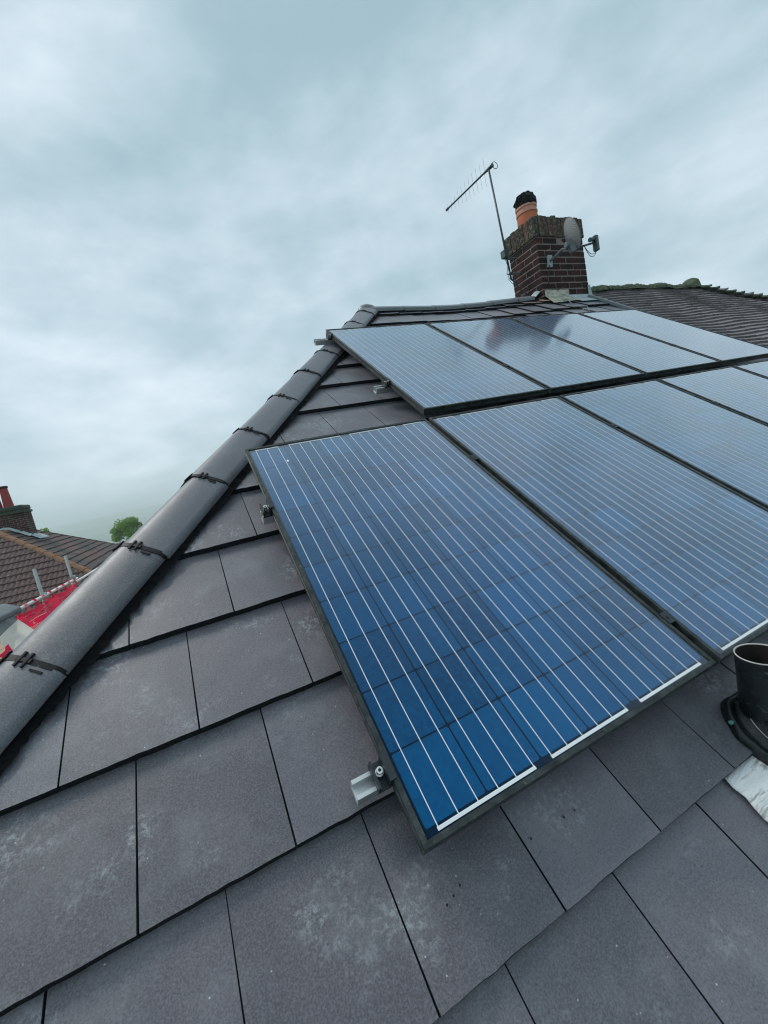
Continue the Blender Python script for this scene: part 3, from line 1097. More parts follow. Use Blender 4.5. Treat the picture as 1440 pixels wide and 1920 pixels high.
# soldier course, standing bricks proud of the stack
SH = 0.255
pj = 0.018
nX = 11
stp = (CX1 - CX0 + 2 * pj + JT) / nX
for yy, yin in ((CY0 - pj, 1), (CY1 + pj, -1)):
    for i in range(nX):
        hh = SH + rg.uniform(-.012, .012)
        put_brick(CX0 - pj + (i + .5) * stp - JT / 2, yy + yin * BWd / 2, CZT + hh / 2 + .002, stp - JT * .7, BWd, round(hh, 2), 'mossbrick', rg, 'soldier_brick')
nY = 4
ya, yb = CY0 - pj + BWd + JT, CY1 + pj - BWd - JT
sty = (yb - ya + JT) / nY
for xx_, xin in ((CX0 - pj, 1), (CX1 + pj, -1)):
    for i in range(nY):
        hh = SH + rg.uniform(-.012, .012)
        put_brick(xx_ + xin * BWd / 2, ya + (i + .5) * sty - JT / 2, CZT + hh / 2 + .002, BWd, sty - JT * .7, round(hh, 2), 'mossbrick', rg, 'soldier_brick')
# flaunching: lumpy mossy mortar on top
mb = MB()
gx, gy = 16, 10
for j in range(gy + 1):
    for i in range(gx + 1):
        fx, fy = i / gx, j / gy
        edge = min(fx, 1 - fx, fy, 1 - fy)
        z = CZT + SH - 0.03 + 0.045 * min(1, edge * 5) + 0.022 * random.Random(i * 31 + j).random()
        mb.v.append((CX0 - pj + .01 + fx * (CX1 - CX0 + 2 * pj - .02), CY0 - pj + .01 + fy * (CY1 - CY0 + 2 * pj - .02), z))
mb.f = [(j * (gx + 1) + i, j * (gx + 1) + i + 1, (j + 1) * (gx + 1) + i + 1, (j + 1) * (gx + 1) + i) for j in range(gy) for i in range(gx)]
mb.build('flaunching', 'moss', chim, smooth=True)
# pot with bands and a sooty ragged cowl
PX, PY, PZ = 4.69, 3.85, CZT + SH - 0.085
prof = [(0.150, 0), (0.146, 0.06), (0.138, 0.20), (0.131, 0.245), (0.142, 0.25), (0.142, 0.275), (0.132, 0.28), (0.130, 0.315), (0.141, 0.32), (0.141, 0.345), (0.125, 0.352), (0.115, 0.30)]
o = MB().lathe(prof[:4], (PX, PY, PZ), 28).build('chimney_pot', 'terracotta', chim, smooth=True)
me = MB().lathe(prof[3:], (PX, PY, PZ), 28).mesh('pot_rim'); smooth_by_angle(me, 40)
obj('pot_rim', me, 'terraband', chim)
mb = MB()
jt = lambda r_, h, k: r_ * (0.86 + 0.30 * random.Random(k * 7 + int(h * 1000)).random())
mb.lathe([(0.120, 0.33), (0.132, 0.345), (0.136, 0.39), (0.142, 0.43), (0.134, 0.475), (0.105, 0.505), (0.055, 0.51), (0.001, 0.50)], (PX, PY, PZ), 26, jit=jt)
mb.build('bird_guard', 'soot', chim, smooth=False)
# flashings
fz = W(0, 4.30, W_TOP).z
yF = CY0 - 0.006
mb = MB()
pts = []
for i in range(13):
    x = CX0 - 0.05 + i * 0.45 / 12
    rgx = random.Random(i)
    bot = W(x, 4.12 + rgx.uniform(-.008, .008), W_TOP + sag(x, 4.2) + 0.012)
    top = Vector((x + 0.06, yF - 0.004, 2.545 + rgx.uniform(-.006, .006)))
    mid = Vector((x + 0.03, yF - 0.03, 2.46))
    pts += [bot, mid, top]
mb.add(pts, [(i * 3 + k, i * 3 + 3 + k, i * 3 + 4 + k, i * 3 + 1 + k) for i in range(12) for k in range(2)])
mb.build('flashing', 'cement', chim, smooth=True, label='lichen-stained cement fillet at the chimney foot')
mb = MB()
pts = []
for i in range(13):
    x = CX0 + 0.40 + i * 0.50 / 12
    bot = W(x + 0.02, 4.08, W_TOP + sag(x, 4.2) + 0.008)
    top = Vector((x, yF - 0.002, 2.475))
    mid = Vector((x + 0.01, yF - 0.016, 2.44))
    pts += [bot, mid, top]
mb.add(pts, [(i * 3 + k, i * 3 + 3 + k, i * 3 + 4 + k, i * 3 + 1 + k) for i in range(12) for k in range(2)])
mb.build('flashing', 'lead', chim, smooth=True, label='pale lead apron in front of the chimney')
MB().hexa([(CX1 - .03, yF - .012, 2.40), (CX1 + .055, yF - .012, 2.38), (CX1 + .05, yF + .05, 2.40), (CX1 - .03, yF - .002, 2.42),
           (CX1 - .035, yF - .012, 2.585), (CX1 + .012, yF - .012, 2.60), (CX1 + .012, yF + .05, 2.61), (CX1 - .03, yF - .002, 2.60)]).build('flashing', 'lead', chim, label='upturned lead corner at the chimney foot')
# left side flashing
mb = MB()
vs = []
for i in range(9):
    y = CY0 + 0.05 + i * 0.05
    zr = RZ - abs(y - RY) * math.tan(PITCH) + sag(4.4, 4.3) + 0.05
    vs += [(CX0 - 0.10, y, zr + 0.02), (CX0 - 0.006, y, zr + 0.085)]
mb.add(vs, [(2 * i, 2 * i + 2, 2 * i + 3, 2 * i + 1) for i in range(8)])
mb.build('flashing', 'lead', chim)

# ------------------------------------------------------------------ adjoining house
nb = thing('semi_detached_house', 'adjoining house with old brown plain tile roof and mossy ridge beyond the panels', 'house', (8.0, 3.7, -6.2), 'houses')
NRX = 8.02
NRV = 4.52


def nb_w(u, v):
    base = W_TOP + 0.045
    base += 0.040 * ((max(v, 2.0) - 3.1) / 1.3) ** 2 * (1 if v > 3.1 else 0.4) - 0.012
    base += 0.008 * math.sin(u * 2.6 + v * 0.8) + 0.005 * math.sin(u * 6.1 - v * 2.2)
    return base


def nb_hip(v):
    return NRX + 0.70 * (NRV - v)


x0n, x1n = PARTY + .002, nb_hip(EAVE_V)
MB().box((x0n, EY + .3, -6.4), (x1n - .3, BY - .3, EZ - .12)).build('wall', 'farbrick', nb)
mb = MB()
vv = [EAVE_V, 0.5, 2.0, 3.1, 3.8, NRV]
for v in vv:
    mb.v += [tuple(W(PARTY, v, nb_w(PARTY, v) - .045)), tuple(W(nb_hip(v), v, nb_w(nb_hip(v), v) - .045))]
mb.f = [(2 * i, 2 * i + 1, 2 * i + 3, 2 * i + 2) for i in range(len(vv) - 1)]
kR = W(0, NRV, nb_w(7, NRV) - .045)
k = len(mb.v)
mb.v += [(x1n, BY, EZ), (PARTY, BY, EZ), (NRX, kR.y, kR.z), (PARTY, kR.y, kR.z), (x1n, EY, EZ - .02), (PARTY, EY, EZ - .02)]
mb.f += [(k, k + 1, k + 3, k + 2), (k, k + 2, k + 4)]
nslope = mb.build('roof_slope', 'plain', nb)
WLOC[nslope.name] = Vector((0, 0, 0))
mb = MB()
PG, PT = 0.0985, 0.165
rg = random.Random(77)
nrow = int((NRV - 0.04 - EAVE_V) / PG)
for k in range(nrow):
    v = NRV - 0.09 - k * PG
    if v < 0.6:
        break
    ue = nb_hip(v) - 0.04
    u = PARTY + 0.02 + (PT / 2 if k % 2 else 0) + rg.uniform(-.005, .005)
    while u < ue:
        ub = min(u + PT - 0.003, ue)
        j = rg.uniform(-.003, .004)
        jv = rg.uniform(-.005, .005)
        lift = 0.024 + j
        wa = lambda uu, vv_: nb_w(uu, vv_)
        q = [W(u, v + jv, wa(u, v) - .006), W(ub, v + jv, wa(ub, v) - .006), W(ub, v + PG + .03, wa(ub, v + PG) - .02), W(u, v + PG + .03, wa(u, v + PG) - .02),
             W(u, v + jv, wa(u, v) + lift), W(ub, v + jv, wa(ub, v) + lift), W(ub, v + PG + .03, wa(ub, v + PG) - .004), W(u, v + PG + .03, wa(u, v + PG) - .004)]
        mb.hexa(q)
        u += PT
mb.build('plain_tiles', 'plain', nslope, kind='stuff')
# bonnet hip tiles curling up along the hip
for k in range(22):
    v = NRV - 0.16 - k * 0.0985
    u = nb_hip(v)
    o_ = W(u, v, nb_w(u, v) + 0.004)
    h2 = Vector((-0.70, CP, SP)).normalized()
    ac = Vector((CP, 0.70, 0)).normalized()
    upn = h2.cross(ac); upn = upn if upn.z > 0 else -upn
    mb = MB()
    rg = random.Random(k)
    nn = 7
    vs = []
    for i, (sv, lift, wd) in enumerate(((-0.075, 0.048, 0.12), (-0.02, 0.026, 0.11), (0.08, 0.008, 0.085), (0.16, 0.0, 0.06))):
        for j in range(nn):
            t_ = (j / (nn - 1) - .5) * 2
            vs.append(o_ + h2 * sv + ac * (wd * t_) + upn * (lift + 0.045 * (1 - t_ * t_) + rg.uniform(-.004, .004)))
    nv = len(vs)
    vs += [q - upn * 0.016 for q in vs]
    fs = []
    for i in range(3):
        for j in range(nn - 1):
            a_ = i * nn + j
            fs.append((a_, a_ + 1, a_ + nn + 1, a_ + nn))
            fs.append((nv + a_, nv + a_ + nn, nv + a_ + nn + 1, nv + a_ + 1))
    for j in range(nn - 1):
        fs.append((j + 1, j, nv + j, nv + j + 1))
    mb.add(vs, fs)
    mb.build('bonnet_hip_tile', 'moss' if k < 8 and k % 3 != 2 else 'plain', nslope, smooth=True)
# mossy ridge
for k in range(6):
    xa, xb = PARTY + 0.06 + k * 0.45, min(PARTY + 0.06 + (k + 1) * 0.45, NRX + 0.02)
    mb = MB()
    rr, nn = 12, 13
    for i in range(rr + 1):
        x = xa + (xb - xa) * i / rr
        yz = W(0, NRV, nb_w(x, NRV))
        for j in range(nn):
            an = math.pi * (j / (nn - 1))
            rg = random.Random(k * 999 + i * 17 + j)
            rad_ = 0.098 + rg.uniform(-.012, .014) + 0.012 * math.sin(x * 9)
            mb.v.append((x, yz.y - rad_ * math.cos(an) * 1.15, yz.z - 0.035 + rad_ * math.sin(an) * 0.95))
    mb.f = [(i * nn + j, i * nn + j + 1, (i + 1) * nn + j + 1, (i + 1) * nn + j) for i in range(rr) for j in range(nn - 1)]
    mb.f += [tuple(range(nn)), tuple(rr * nn + j for j in range(nn - 1, -1, -1))]
    mb.build('ridge_tile', 'moss', nslope, smooth=True)
yz = W(0, NRV, nb_w(NRX, NRV))
mb = MB().lathe([(0.01, 0.135), (0.07, 0.125), (0.12, 0.085), (0.145, 0.02), (0.15, -0.05)], (NRX - 0.03, yz.y - .01, yz.z), 18,
                jit=lambda r_, h, k: r_ * (0.9 + 0.2 * random.Random(k * 5 + int(h * 777)).random()))
mb.build('ridge_end', 'moss', nslope, smooth=True)

# ------------------------------------------------------------------ solar panels
def build_panel():
    root = bpy.data.objects.new('solar_panel', None)
    root.empty_display_size = 0.2
    COL.objects.link(root)
    # frame: profile swept round the rectangle with mitred corners
    prof = [(0.0125, -0.0045), (0.0125, -0.0005), (0.0118, 0.0), (0.0008, 0.0), (0.0, -0.0010), (0.0, -0.015), (0.0028, -0.0165), (0.0028, -0.0255), (0.0, -0.027), (0.0, -0.040), (0.030, -0.040), (0.030, -0.0385), (0.002, -0.0385)]
    mb = MB()
    n = len(prof)
    for (sx_, sy_) in ((0, 0), (1, 0), (1, 1), (0, 1)):
        for i, z in prof:
            mb.v.append((i if not sx_ else PW - i, i if not sy_ else PH - i, z))
    for c in range(4):
        d_ = (c + 1) % 4
        for k in range(n - 1):
            mb.f.append((c * n + k, c * n + k + 1, d_ * n + k + 1, d_ * n + k))
    mb.build('frame', 'frame', root)
    MB().box((0.012, 0.012, -0.0085), (PW - .012, PH - .012, -0.0075)).build('backsheet', 'backsheet', root)
    CS, CG = 0.1555, 0.0040
    mx_ = (PW - 6 * CS - 5 * CG) / 2
    my_ = (PH - 10 * CS - 9 * CG) / 2
    c_ = 0.004
    cm = MB().add([(c_, 0, 0), (CS - c_, 0, 0), (CS, c_, 0), (CS, CS - c_, 0), (CS - c_, CS, 0), (c_, CS, 0), (0, CS - c_, 0), (0, c_, 0)], [tuple(range(8))]).mesh('cell')
    for j in range(10):
        for i in range(6):
            o = obj('cell', cm, 'cell', root)
            o.location = (mx_ + i * (CS + CG), my_ + j * (CS + CG), -0.0068)
    y0_, y1_ = my_ - 0.012, PH - my_ + 0.012
    bm_ = MB().box((-0.0011, y0_, 0), (0.0011, y1_, 0.0004)).mesh('busbar')
    for i in range(6):
        for q in range(3):
            o = obj('busbar', bm_, 'ribbon', root)
            o.location = (mx_ + i * (CS + CG) + CS * (q + 0.5) / 3, 0, -0.0064)

    def ribbon(i0, i1, y):
        xa_ = mx_ + i0 * (CS + CG) + CS / 6 - .003
        xb_ = mx_ + i1 * (CS + CG) + CS * 5 / 6 + .003
        MB().box((xa_, y, -0.0063), (xb_, y + 0.0075, -0.0059)).build('bus_ribbon', 'ribbon', root)
    for i0 in (0, 2, 4):
        ribbon(i0, i0 + 1, my_ - 0.013)
    ribbon(0, 0, PH - my_ + 0.007); ribbon(1, 2, PH - my_ + 0.007); ribbon(3, 4, PH - my_ + 0.007); ribbon(5, 5, PH - my_ + 0.007)
    MB().add([(.012, .012, -.0042), (PW - .012, .012, -.0042), (PW - .012, PH - .012, -.0042), (.012, PH - .012, -.0042)], [(0, 1, 2, 3)]).build('glass_pane', 'glass', root)
    return root


PLAB = ['solar panel at the lower hip corner, wholly in view and deepest blue',
        'second solar panel of the lower row, behind the black vent pipe',
        'third solar panel of the lower row counted from the hip',
        'fourth solar panel of the lower row counted from the hip',
        'last solar panel of the lower row, only its pale top corner in view',
        'solar panel at the hip end of the upper row, under the ridge',
        'second upper-row solar panel, with the dark chimney reflection across its middle',
        'third upper-row solar panel, with the cable lying at its top corner',
        'pale solar panel at the far end of the upper row, beside the old plain tiles']
proto = build_panel()
for i, (u, v) in enumerate(PANELS):
    o = proto if i == 0 else copy_tree(proto)
    o.matrix_world = Matrix.Translation(W(u, v, 0)) @ TROT.to_4x4()
    tag(o, PLAB[i], 'solar panel', 'solar panels on the roof slope')
# dropping on the first panel
mb = MB()
n = 11
vs = [(0, 0, .0006)] + [((0.005 * (0.5 + 0.7 * random.Random(k).random())) * math.cos(k * 6.283 / n), (0.013 * (0.5 + 0.6 * random.Random(k + 40).random())) * math.sin(k * 6.283 / n), 0) for k in range(n)]
mb.add([Vector(q) + Vector((0.158, 1.49, -0.0038)) for q in vs], [(0, k + 1, (k + 1) % n + 1) for k in range(n)])
mb.build('bird_dropping', 'ribbon', proto)

# ------------------------------------------------------------------ mounting rails
RAILS = [(-0.080, 0.166, 5.15, 'lower rail of the lower row, channel end showing under the near corner'),
         (-0.036, 1.200, 5.15, 'upper rail of the lower row, short end beside the panel edge'),
         (0.958, 2.225, 5.15, 'lower rail of the upper row, bright end over the roof tiles'),
         (0.905, 3.285, 5.15, 'topmost mounting rail, its end sticking out against the sky over the hip')]
for ri, (u0, vc, u1, lab) in enumerate(RAILS):
    root = thing('mounting_rail', 'aluminium ' + lab, 'rail', W(u0, vc, -0.08), 'mounting rails')
    hwid, zb, zt_, th = 0.021, -0.081, -0.0405, 0.003
    sec = [(-hwid, zb), (hwid, zb), (hwid, zt_), (hwid - .009, zt_), (hwid - .009, zt_ - th), (hwid - th, zt_ - th), (hwid - th, zb + .014), (-hwid + th, zb + .014),
           (-hwid + th, zt_ - th), (-hwid + .009, zt_ - th), (-hwid + .009, zt_), (-hwid, zt_)]
    mb = MB()
    n = len(sec)
    vs = [W(uu, vc + p, z) for uu in (u0, u1) for p, z in sec]
    mb.add(vs, [(k, (k + 1) % n, n + (k + 1) % n, n + k) for k in range(n)])
    # end faces in convex pieces
    for b in (0, n):
        mb.f += [(b + 0, b + 1, b + 6, b + 7), (b + 1, b + 2, b + 5, b + 6), (b + 2, b + 3, b + 4, b + 5), (b + 0, b + 7, b + 8, b + 11), (b + 8, b + 9, b + 10, b + 11)]
    mb.build('channel', 'alu', root)
    row = 0 if ri < 2 else 1
    pu = [u for (u, v) in PANELS if (v > 1) == bool(row)]
    # end clamp on the outer edge of the first panel
    ue = pu[0]
    mb = MB()
    fn = lambda a_, b_, c_: W(ue + a_, vc + b_, c_)
    mb.box((-0.034, -0.030, -0.040), (-0.0015, 0.030, -0.034), fn)
    mb.box((-0.0075, -0.030, -0.034), (-0.0015, 0.030, 0.0025), fn)
    mb.box((-0.034, -0.030, -0.034), (-0.028, 0.030, -0.012), fn)
    mb.box((-0.0075, -0.030, 0.0025), (0.009, 0.030, 0.0055), fn)
    ec = mb.build('end_clamp', 'clamp', root)
    MB().lathe([(0.0001, 0.006), (0.0035, 0.006), (0.0035, 0.012), (0.0078, 0.012), (0.0078, 0.0), (0.010, 0.0), (0.010, -0.002)], W(ue - 0.017, vc + .004, -0.022), 16, axis=Vector((0, -SP, CP))).build('bolt', 'bolt', ec)
    MB().lathe([(0.0036, 0.0122), (0.0001, 0.0122)], W(ue - 0.017, vc + .004, -0.022), 12, axis=Vector((0, -SP, CP))).build('bolt_socket', 'black', ec)
    MB().lathe([(0.0055, 0.0), (0.0055, -0.02)], W(ue - 0.017, vc + .004, -0.022), 10, axis=Vector((0, -SP, CP))).build('bolt_shank', 'bolt', ec)
    for up_ in pu[1:]:
        uc = up_ - GAPU / 2
        mb = MB()
        fn = lambda a_, b_, c_: W(uc + a_, vc + b_, c_)
        mb.box((-0.0165, -0.020, 0.0012), (0.0165, 0.020, 0.0034), fn)
        mb.box((-0.010, -0.020, -0.038), (-0.0075, 0.020, 0.0012), fn)
        mb.box((0.0075, -0.020, -0.038), (0.010, 0.020, 0.0012), fn)
        mc = mb.build('mid_clamp', 'clamp', root)
        MB().lathe([(0.005, 0.0), (0.005, 0.003), (0.0001, 0.003)], W(uc, vc, 0.0034), 10, axis=Vector((0, -SP, CP))).build('bolt', 'clamp', mc)
    for uu in (u0 + 0.45, u0 + 1.65, u0 + 2.85, u0 + 4.0):
        MB().box((-0.018, -0.03, -0.13), (0.018, 0.03, -0.0815), lambda a_, b_, c_: W(uu + a_, vc + b_, c_)).build('roof_hook', 'alu', root)

# ------------------------------------------------------------------ vent pipe
VU, VV = 1.058, -0.186
vbase = W(VU, VV, W_TOP - 0.012)
vent = thing('vent_pipe', 'short black bitumen-painted vent pipe with worn rim standing through the tiles', 'vent pipe', vbase)
ZR = 0.028
zl = ZR - vbase.z
nz = 14
prof = [(0.060, -0.06 + (zl + 0.06) * i / nz) for i in range(nz + 1)]
jt = lambda r_, h, k: r_ * (1 + 0.008 * (random.Random(k * 13 + int(h * 400)).random() - .5))
MB().lathe(prof, vbase, 40, jit=jt).build('pipe', 'bitumen', vent, smooth=True)
MB().lathe([(0.060, zl), (0.0604, zl + .0025), (0.0575, zl + .0025), (0.0568, zl)], vbase, 40).build('rim', 'rim', vent, smooth=True)
MB().lathe([(0.0568, zl), (0.0568, -0.05), (0.001, -0.05)], vbase, 40).build('inner_wall', 'rust', vent, smooth=True)
# boot: dished skirt following the roof slope, with a rolled lip
mb = MB()
nn = 48
rings = [(0.0602, 0.052), (0.063, 0.036), (0.069, 0.024), (0.079, 0.014), (0.090, 0.013), (0.101, 0.017), (0.110, 0.019), (0.116, 0.013), (0.118, 0.0), (0.117, -0.014)]
for (rr, hh) in rings:
    for k in range(nn):
        an = 2 * math.pi * k / nn
        q_ = min(1.0, max(0.0, (rr - .063) / .05))
        wob = 1 + (0.03 * math.sin(3 * an + 1) + 0.022 * math.sin(7 * an) + 0.012 * math.sin(13 * an + 2)) * q_
        rv2 = rr * wob * (1.20 - 0.20 * q_)
        mb.v.append(tuple(W(VU + rr * wob * math.cos(an), VV + rv2 * math.sin(an), W_TOP + hh + (0.010 if rr < .072 else 0))))
mb.f = [(i * nn + k, i * nn + (k + 1) % nn, (i + 1) * nn + (k + 1) % nn, (i + 1) * nn + k) for i in range(len(rings) - 1) for k in range(nn)]
mb.v = mb.v[-nn * len(rings):]
mb.build('flashing_boot', 'bitumen', vent, smooth=True)
MB().tube([W(VU + 0.0705 * math.cos(k * 6.2832 / 40), VV + 0.083 * math.sin(k * 6.2832 / 40), W_TOP + 0.034) for k in range(41)], 0.0012, 5, cap=False).build('collar_bead', 'rim', vent, smooth=True)
for k, an in enumerate((2.55, 3.05)):
    c = Vector(((1.020, -0.082), (0.962, -0.120))[k])
    mb = MB().lathe([(0.001, 0.005), (0.003, 0.004), (0.005, 0.001), (0.006, -0.006)], W(c.x, c.y, W_TOP + 0.012), 9, jit=lambda r_, h, q: r_ * (0.6 + 0.8 * random.Random(q * 3 + k).random()), axis=Vector((0, -SP, CP)))
    mb.build('corroded_patch', 'verdigris', vent)
# white lead apron dressed over the tiles below the pipe
mb = MB()
nu, nv = 26, 14
for j in range(nv + 1):
    for i in range(nu + 1):
        rg = random.Random(i * 77 + j)
        u = 0.815 + 0.75 * i / nu + (0.002 * math.sin(j * 1.3) + rg.uniform(-.003, .003) if i == 0 else 0)
        v = -0.1985 - 0.34 * j / nv
        vb_ = 0.145 - GA * 2
        z = W_TOP - TB * (v - vb_) / GA + 0.008 + 0.0022 * math.sin(v * 60 + u * 14) * math.sin(u * 9 + 1) + 0.0012 * math.sin(u * 45 + v * 20) + rg.uniform(-.0008, .0008)
        mb.v.append(tuple(W(u, v, z)))
mb.f = [(j * (nu + 1) + i, (j + 1) * (nu + 1) + i, (j + 1) * (nu + 1) + i + 1, j * (nu + 1) + i + 1) for j in range(nv) for i in range(nu)]
apron = mb.build('lead_apron', 'whitelead', smooth=True)
tag(apron, 'crinkled white lead sheet lying on the tiles below the vent pipe', 'lead sheet')
sm = apron.modifiers.new('thickness', 'SOLIDIFY'); sm.thickness = 0.003; sm.offset = 1

# ------------------------------------------------------------------ television aerial
MT = Vector((4.417, 4.136, 4.40)); MBt = Vector((4.345, 3.965, 2.86))
aer = thing('television_aerial', 'dark log-periodic television aerial on a tall mast strapped to the chimney', 'aerial', MBt)
MB().tube([MBt, MT + Vector((.002, .004, .03))], 0.0135, 10).build('mast', 'mast', aer, smooth=True)
BE = Vector((4.30, 5.036, 4.425)); BS = MT + Vector((0.01, -0.05, 0.03))
MB().tube([BS, BE], 0.0125, 8).build('boom', 'mast', aer, smooth=True)
MB().tube([BE - (BE - BS).normalized() * .03, BE + (BE - BS).normalized() * .012], 0.019, 8).build('boom_cap', 'mast', aer)
bd = (BE - BS).normalized()
mb = MB()
c0 = BS + bd * 0.05
mb.tube([c0 - bd * .07, c0 + bd * .10], 0.028, 8, r2=0.015)
mb.build('boom_clamp', 'mast', aer)
mb = MB()
lp = [BS + bd * -.02 + Vector((.05 * math.cos(q) + .04, 0, .045 * math.sin(q) + 0.0)) for q in [k * 6.283 / 12 for k in range(13)]]
mb.tube(lp, 0.004, 6); mb.build('cable_loop', 'cable', aer, smooth=True)
for k in range(11):
    t_ = 0.13 + 0.83 * k / 10
    c = BS + (BE - BS) * t_
    ln = 0.26 * (1 - 0.72 * (k / 10)) * 0.62 + 0.02
    MB().tube([c + Vector((0, 0, ln)), c], 0.0023, 5).build('element', 'rod', aer)
    c2 = c + bd * 0.012
    MB().tube([c2, c2 - Vector((0, 0, ln))], 0.0023, 5).build('element', 'rod', aer)
mz = MBt + (MT - MBt) * 0.20
mb = MB().cbox((mz.x - .075, mz.y - .05, mz.z - .01), (mz.x - .012, mz.y + .03, mz.z + .09), .006); mb.build('amplifier_box', 'lnb', aer)
for t_ in (0.20, 0.06):
    p = MBt + (MT - MBt) * t_
    MB().tube([p + Vector((-.03, -.03, 0)), p + Vector((.035, 0.0, -.004)), Vector((CX0 + .01, p.y - .02, p.z - .01))], 0.010, 7).build('bracket', 'dishgrey', aer)
    MB().tube([p + Vector((-.03, .03, 0)), Vector((CX0 + .01, p.y + .035, p.z - .01))], 0.007, 7).build('bracket', 'dishgrey', aer)
def wob_cable(a_, b_, n, amp, seed):
    rg = random.Random(seed)
    pts = []
    for i in range(n + 1):
        t_ = i / n
        s_ = math.sin(math.pi * t_)
        pts.append(Vector(a_).lerp(Vector(b_), t_) + Vector((rg.uniform(-1, 1), rg.uniform(-1, 1), rg.uniform(-1, 1) - .6)) * amp * s_)
    return pts
MB().tube(wob_cable(mz + Vector((-.04, 0, 0)), (CX0 - .03, 3.93, 2.62), 7, 0.05, 3), 0.0035, 6).build('cable', 'cable', aer, smooth=True)
MB().tube(wob_cable(MBt, (CX0 - .01, 3.80, 2.55), 5, 0.03, 5), 0.008, 6).build('cable', 'cable', aer, smooth=True)
MB().tube(wob_cable(MBt + Vector((-.06, 0, .02)), (CX0 - .06, 3.93, 2.60), 5, 0.03, 8), 0.003, 6).build('cable', 'cable', aer, smooth=True)
MB().tube([(CX0 - .14, 3.86, 2.60), (CX0 + .01, 3.86, 2.66)], 0.007, 6).build('wall_tie', 'dishgrey', aer)

# ------------------------------------------------------------------ satellite dish
DC = Vector((4.775, 3.265, 3.085))
dish = thing('satellite_dish', 'grey perforated satellite dish on a bent wall arm at the chimney face', 'satellite dish', (4.69, 3.59, 2.93))
dn_ = Vector((0.85, -0.42, 0.25)).normalized()
dx_ = Vector((0, 0, 1)).cross(dn_).normalized()
dy_ = dn_.cross(dx_).normalized()
mb = MB()
nr, nn = 8, 40
mb.v.append(tuple(DC - dn_ * 0.045))
for i in range(1, nr + 1):
    q = i / nr
    for k in range(nn):
        an = 2 * math.pi * k / nn
        mb.v.append(tuple(DC + dx_ * (0.178 * q * math.cos(an)) + dy_ * (0.202 * q * math.sin(an)) + dn_ * (0.045 * (q * q - 1))))
mb.f = [(0, 1 + k, 1 + (k + 1) % nn) for k in range(nn)]
for i in range(nr - 1):
    for k in range(nn):
        mb.f.append((1 + i * nn + k, 1 + (i + 1) * nn + k, 1 + (i + 1) * nn + (k + 1) % nn, 1 + i * nn + (k + 1) % nn))
mb.build('reflector', 'dishmesh', dish, smooth=True)
mb = MB().tube([DC + dx_ * (0.179 * math.cos(k * 6.2832 / 40)) + dy_ * (0.203 * math.sin(k * 6.2832 / 40)) for k in range(41)], 0.0052, 6, cap=False)
mb.build('rim', 'dishgrey', dish, smooth=True)
foot = DC - dy_ * 0.185 - dn_ * 0.02
back = DC - dn_ * 0.06 - dy_ * 0.10
MB().hexa([back + dx_ * a_ + dy_ * b_ + dn_ * c_ for c_ in (-.035, .03) for a_, b_ in ((-.035, -.10), (.035, -.10), (.028, .06), (-.028, .06))]).build('back_bracket', 'dishgrey', dish)
arm_e = Vector((5.085, 3.20, 2.955))
MB().tube([foot - dn_ * .05, foot + dn_ * .05, arm_e], 0.013, 8).build('feed_arm', 'mast', dish, smooth=True)
MB().cbox((arm_e.x - .005, arm_e.y - .03, arm_e.z - .105), (arm_e.x + .042, arm_e.y + .03, arm_e.z + .085), .008).build('converter', 'lnb', dish)
MB().tube([arm_e + Vector((.0, 0, .045)), arm_e + Vector((-.085, 0, .03))], 0.021, 10, r2=0.028).build('feed_horn', 'lnb', dish)
for k, dzz in enumerate((0.0, -0.035)):
    a_ = arm_e + Vector((.02, 0, -.10)); b_ = foot + dn_ * .10
    MB().tube([a_.lerp(b_, t_) + Vector((0, 0, -(0.075 - dzz) * math.sin(math.pi * t_))) for t_ in [i / 9 for i in range(10)]], 0.0038, 6).build('cable', 'cable', dish, smooth=True)
wp = Vector((4.69, 3.585, 2.915))
MB().tube([wp + Vector((0, .0, .0)), wp + Vector((-.005, -.10, .012)), wp + Vector((.02, -.20, .05)), back + Vector((-.055, .03, -.04)), back + Vector((-.055, .015, .03))], 0.0165, 9).build('wall_arm', 'dishgrey', dish, smooth=True)
MB().tube([back + Vector((-.075, .015, -.005)), back + Vector((-.01, 0, -.005))], 0.03, 10).build('clamp', 'dishgrey', dish)
MB().hexa([wp + Vector((a_, b_, c_)) for b_ in (.012, -.012) for a_, c_ in ((-.045, -.075), (.030, -.075), (.045, .075), (-.030, .075))]).build('wall_plate', 'lead', dish)
MB().tube([wp + Vector((-.03, -.02, -.05)), wp + Vector((-.10, -.01, -.22)), (4.62, 3.585, 2.60), (4.75, 3.585, 2.55), (4.90, 3.575, 2.58)], 0.004, 6).build('cable', 'cable', dish, smooth=True)

# cable down the roof between ridge and panels
cb = MB().tube([W(u, v, W_TOP + sag(u, v) + w_) for u, v, w_ in ((4.50, 4.26, .02), (4.62, 4.19, .012), (4.70, 4.13, .03), (4.66, 4.02, .012), (4.50, 3.95, .010), (4.55, 3.86, .012), (4.74, 3.83, .012), (4.62, 3.70, .03), (4.40, 3.50, .06), (4.20, 3.43, .125), (4.15, 3.40, .118), (4.103, 3.36, 0.10))], 0.0055, 6).build('coaxial_cable', 'greycable', smooth=True)
tag(cb, 'thin grey coaxial cable trailing over the tiles below the chimney', 'cable')

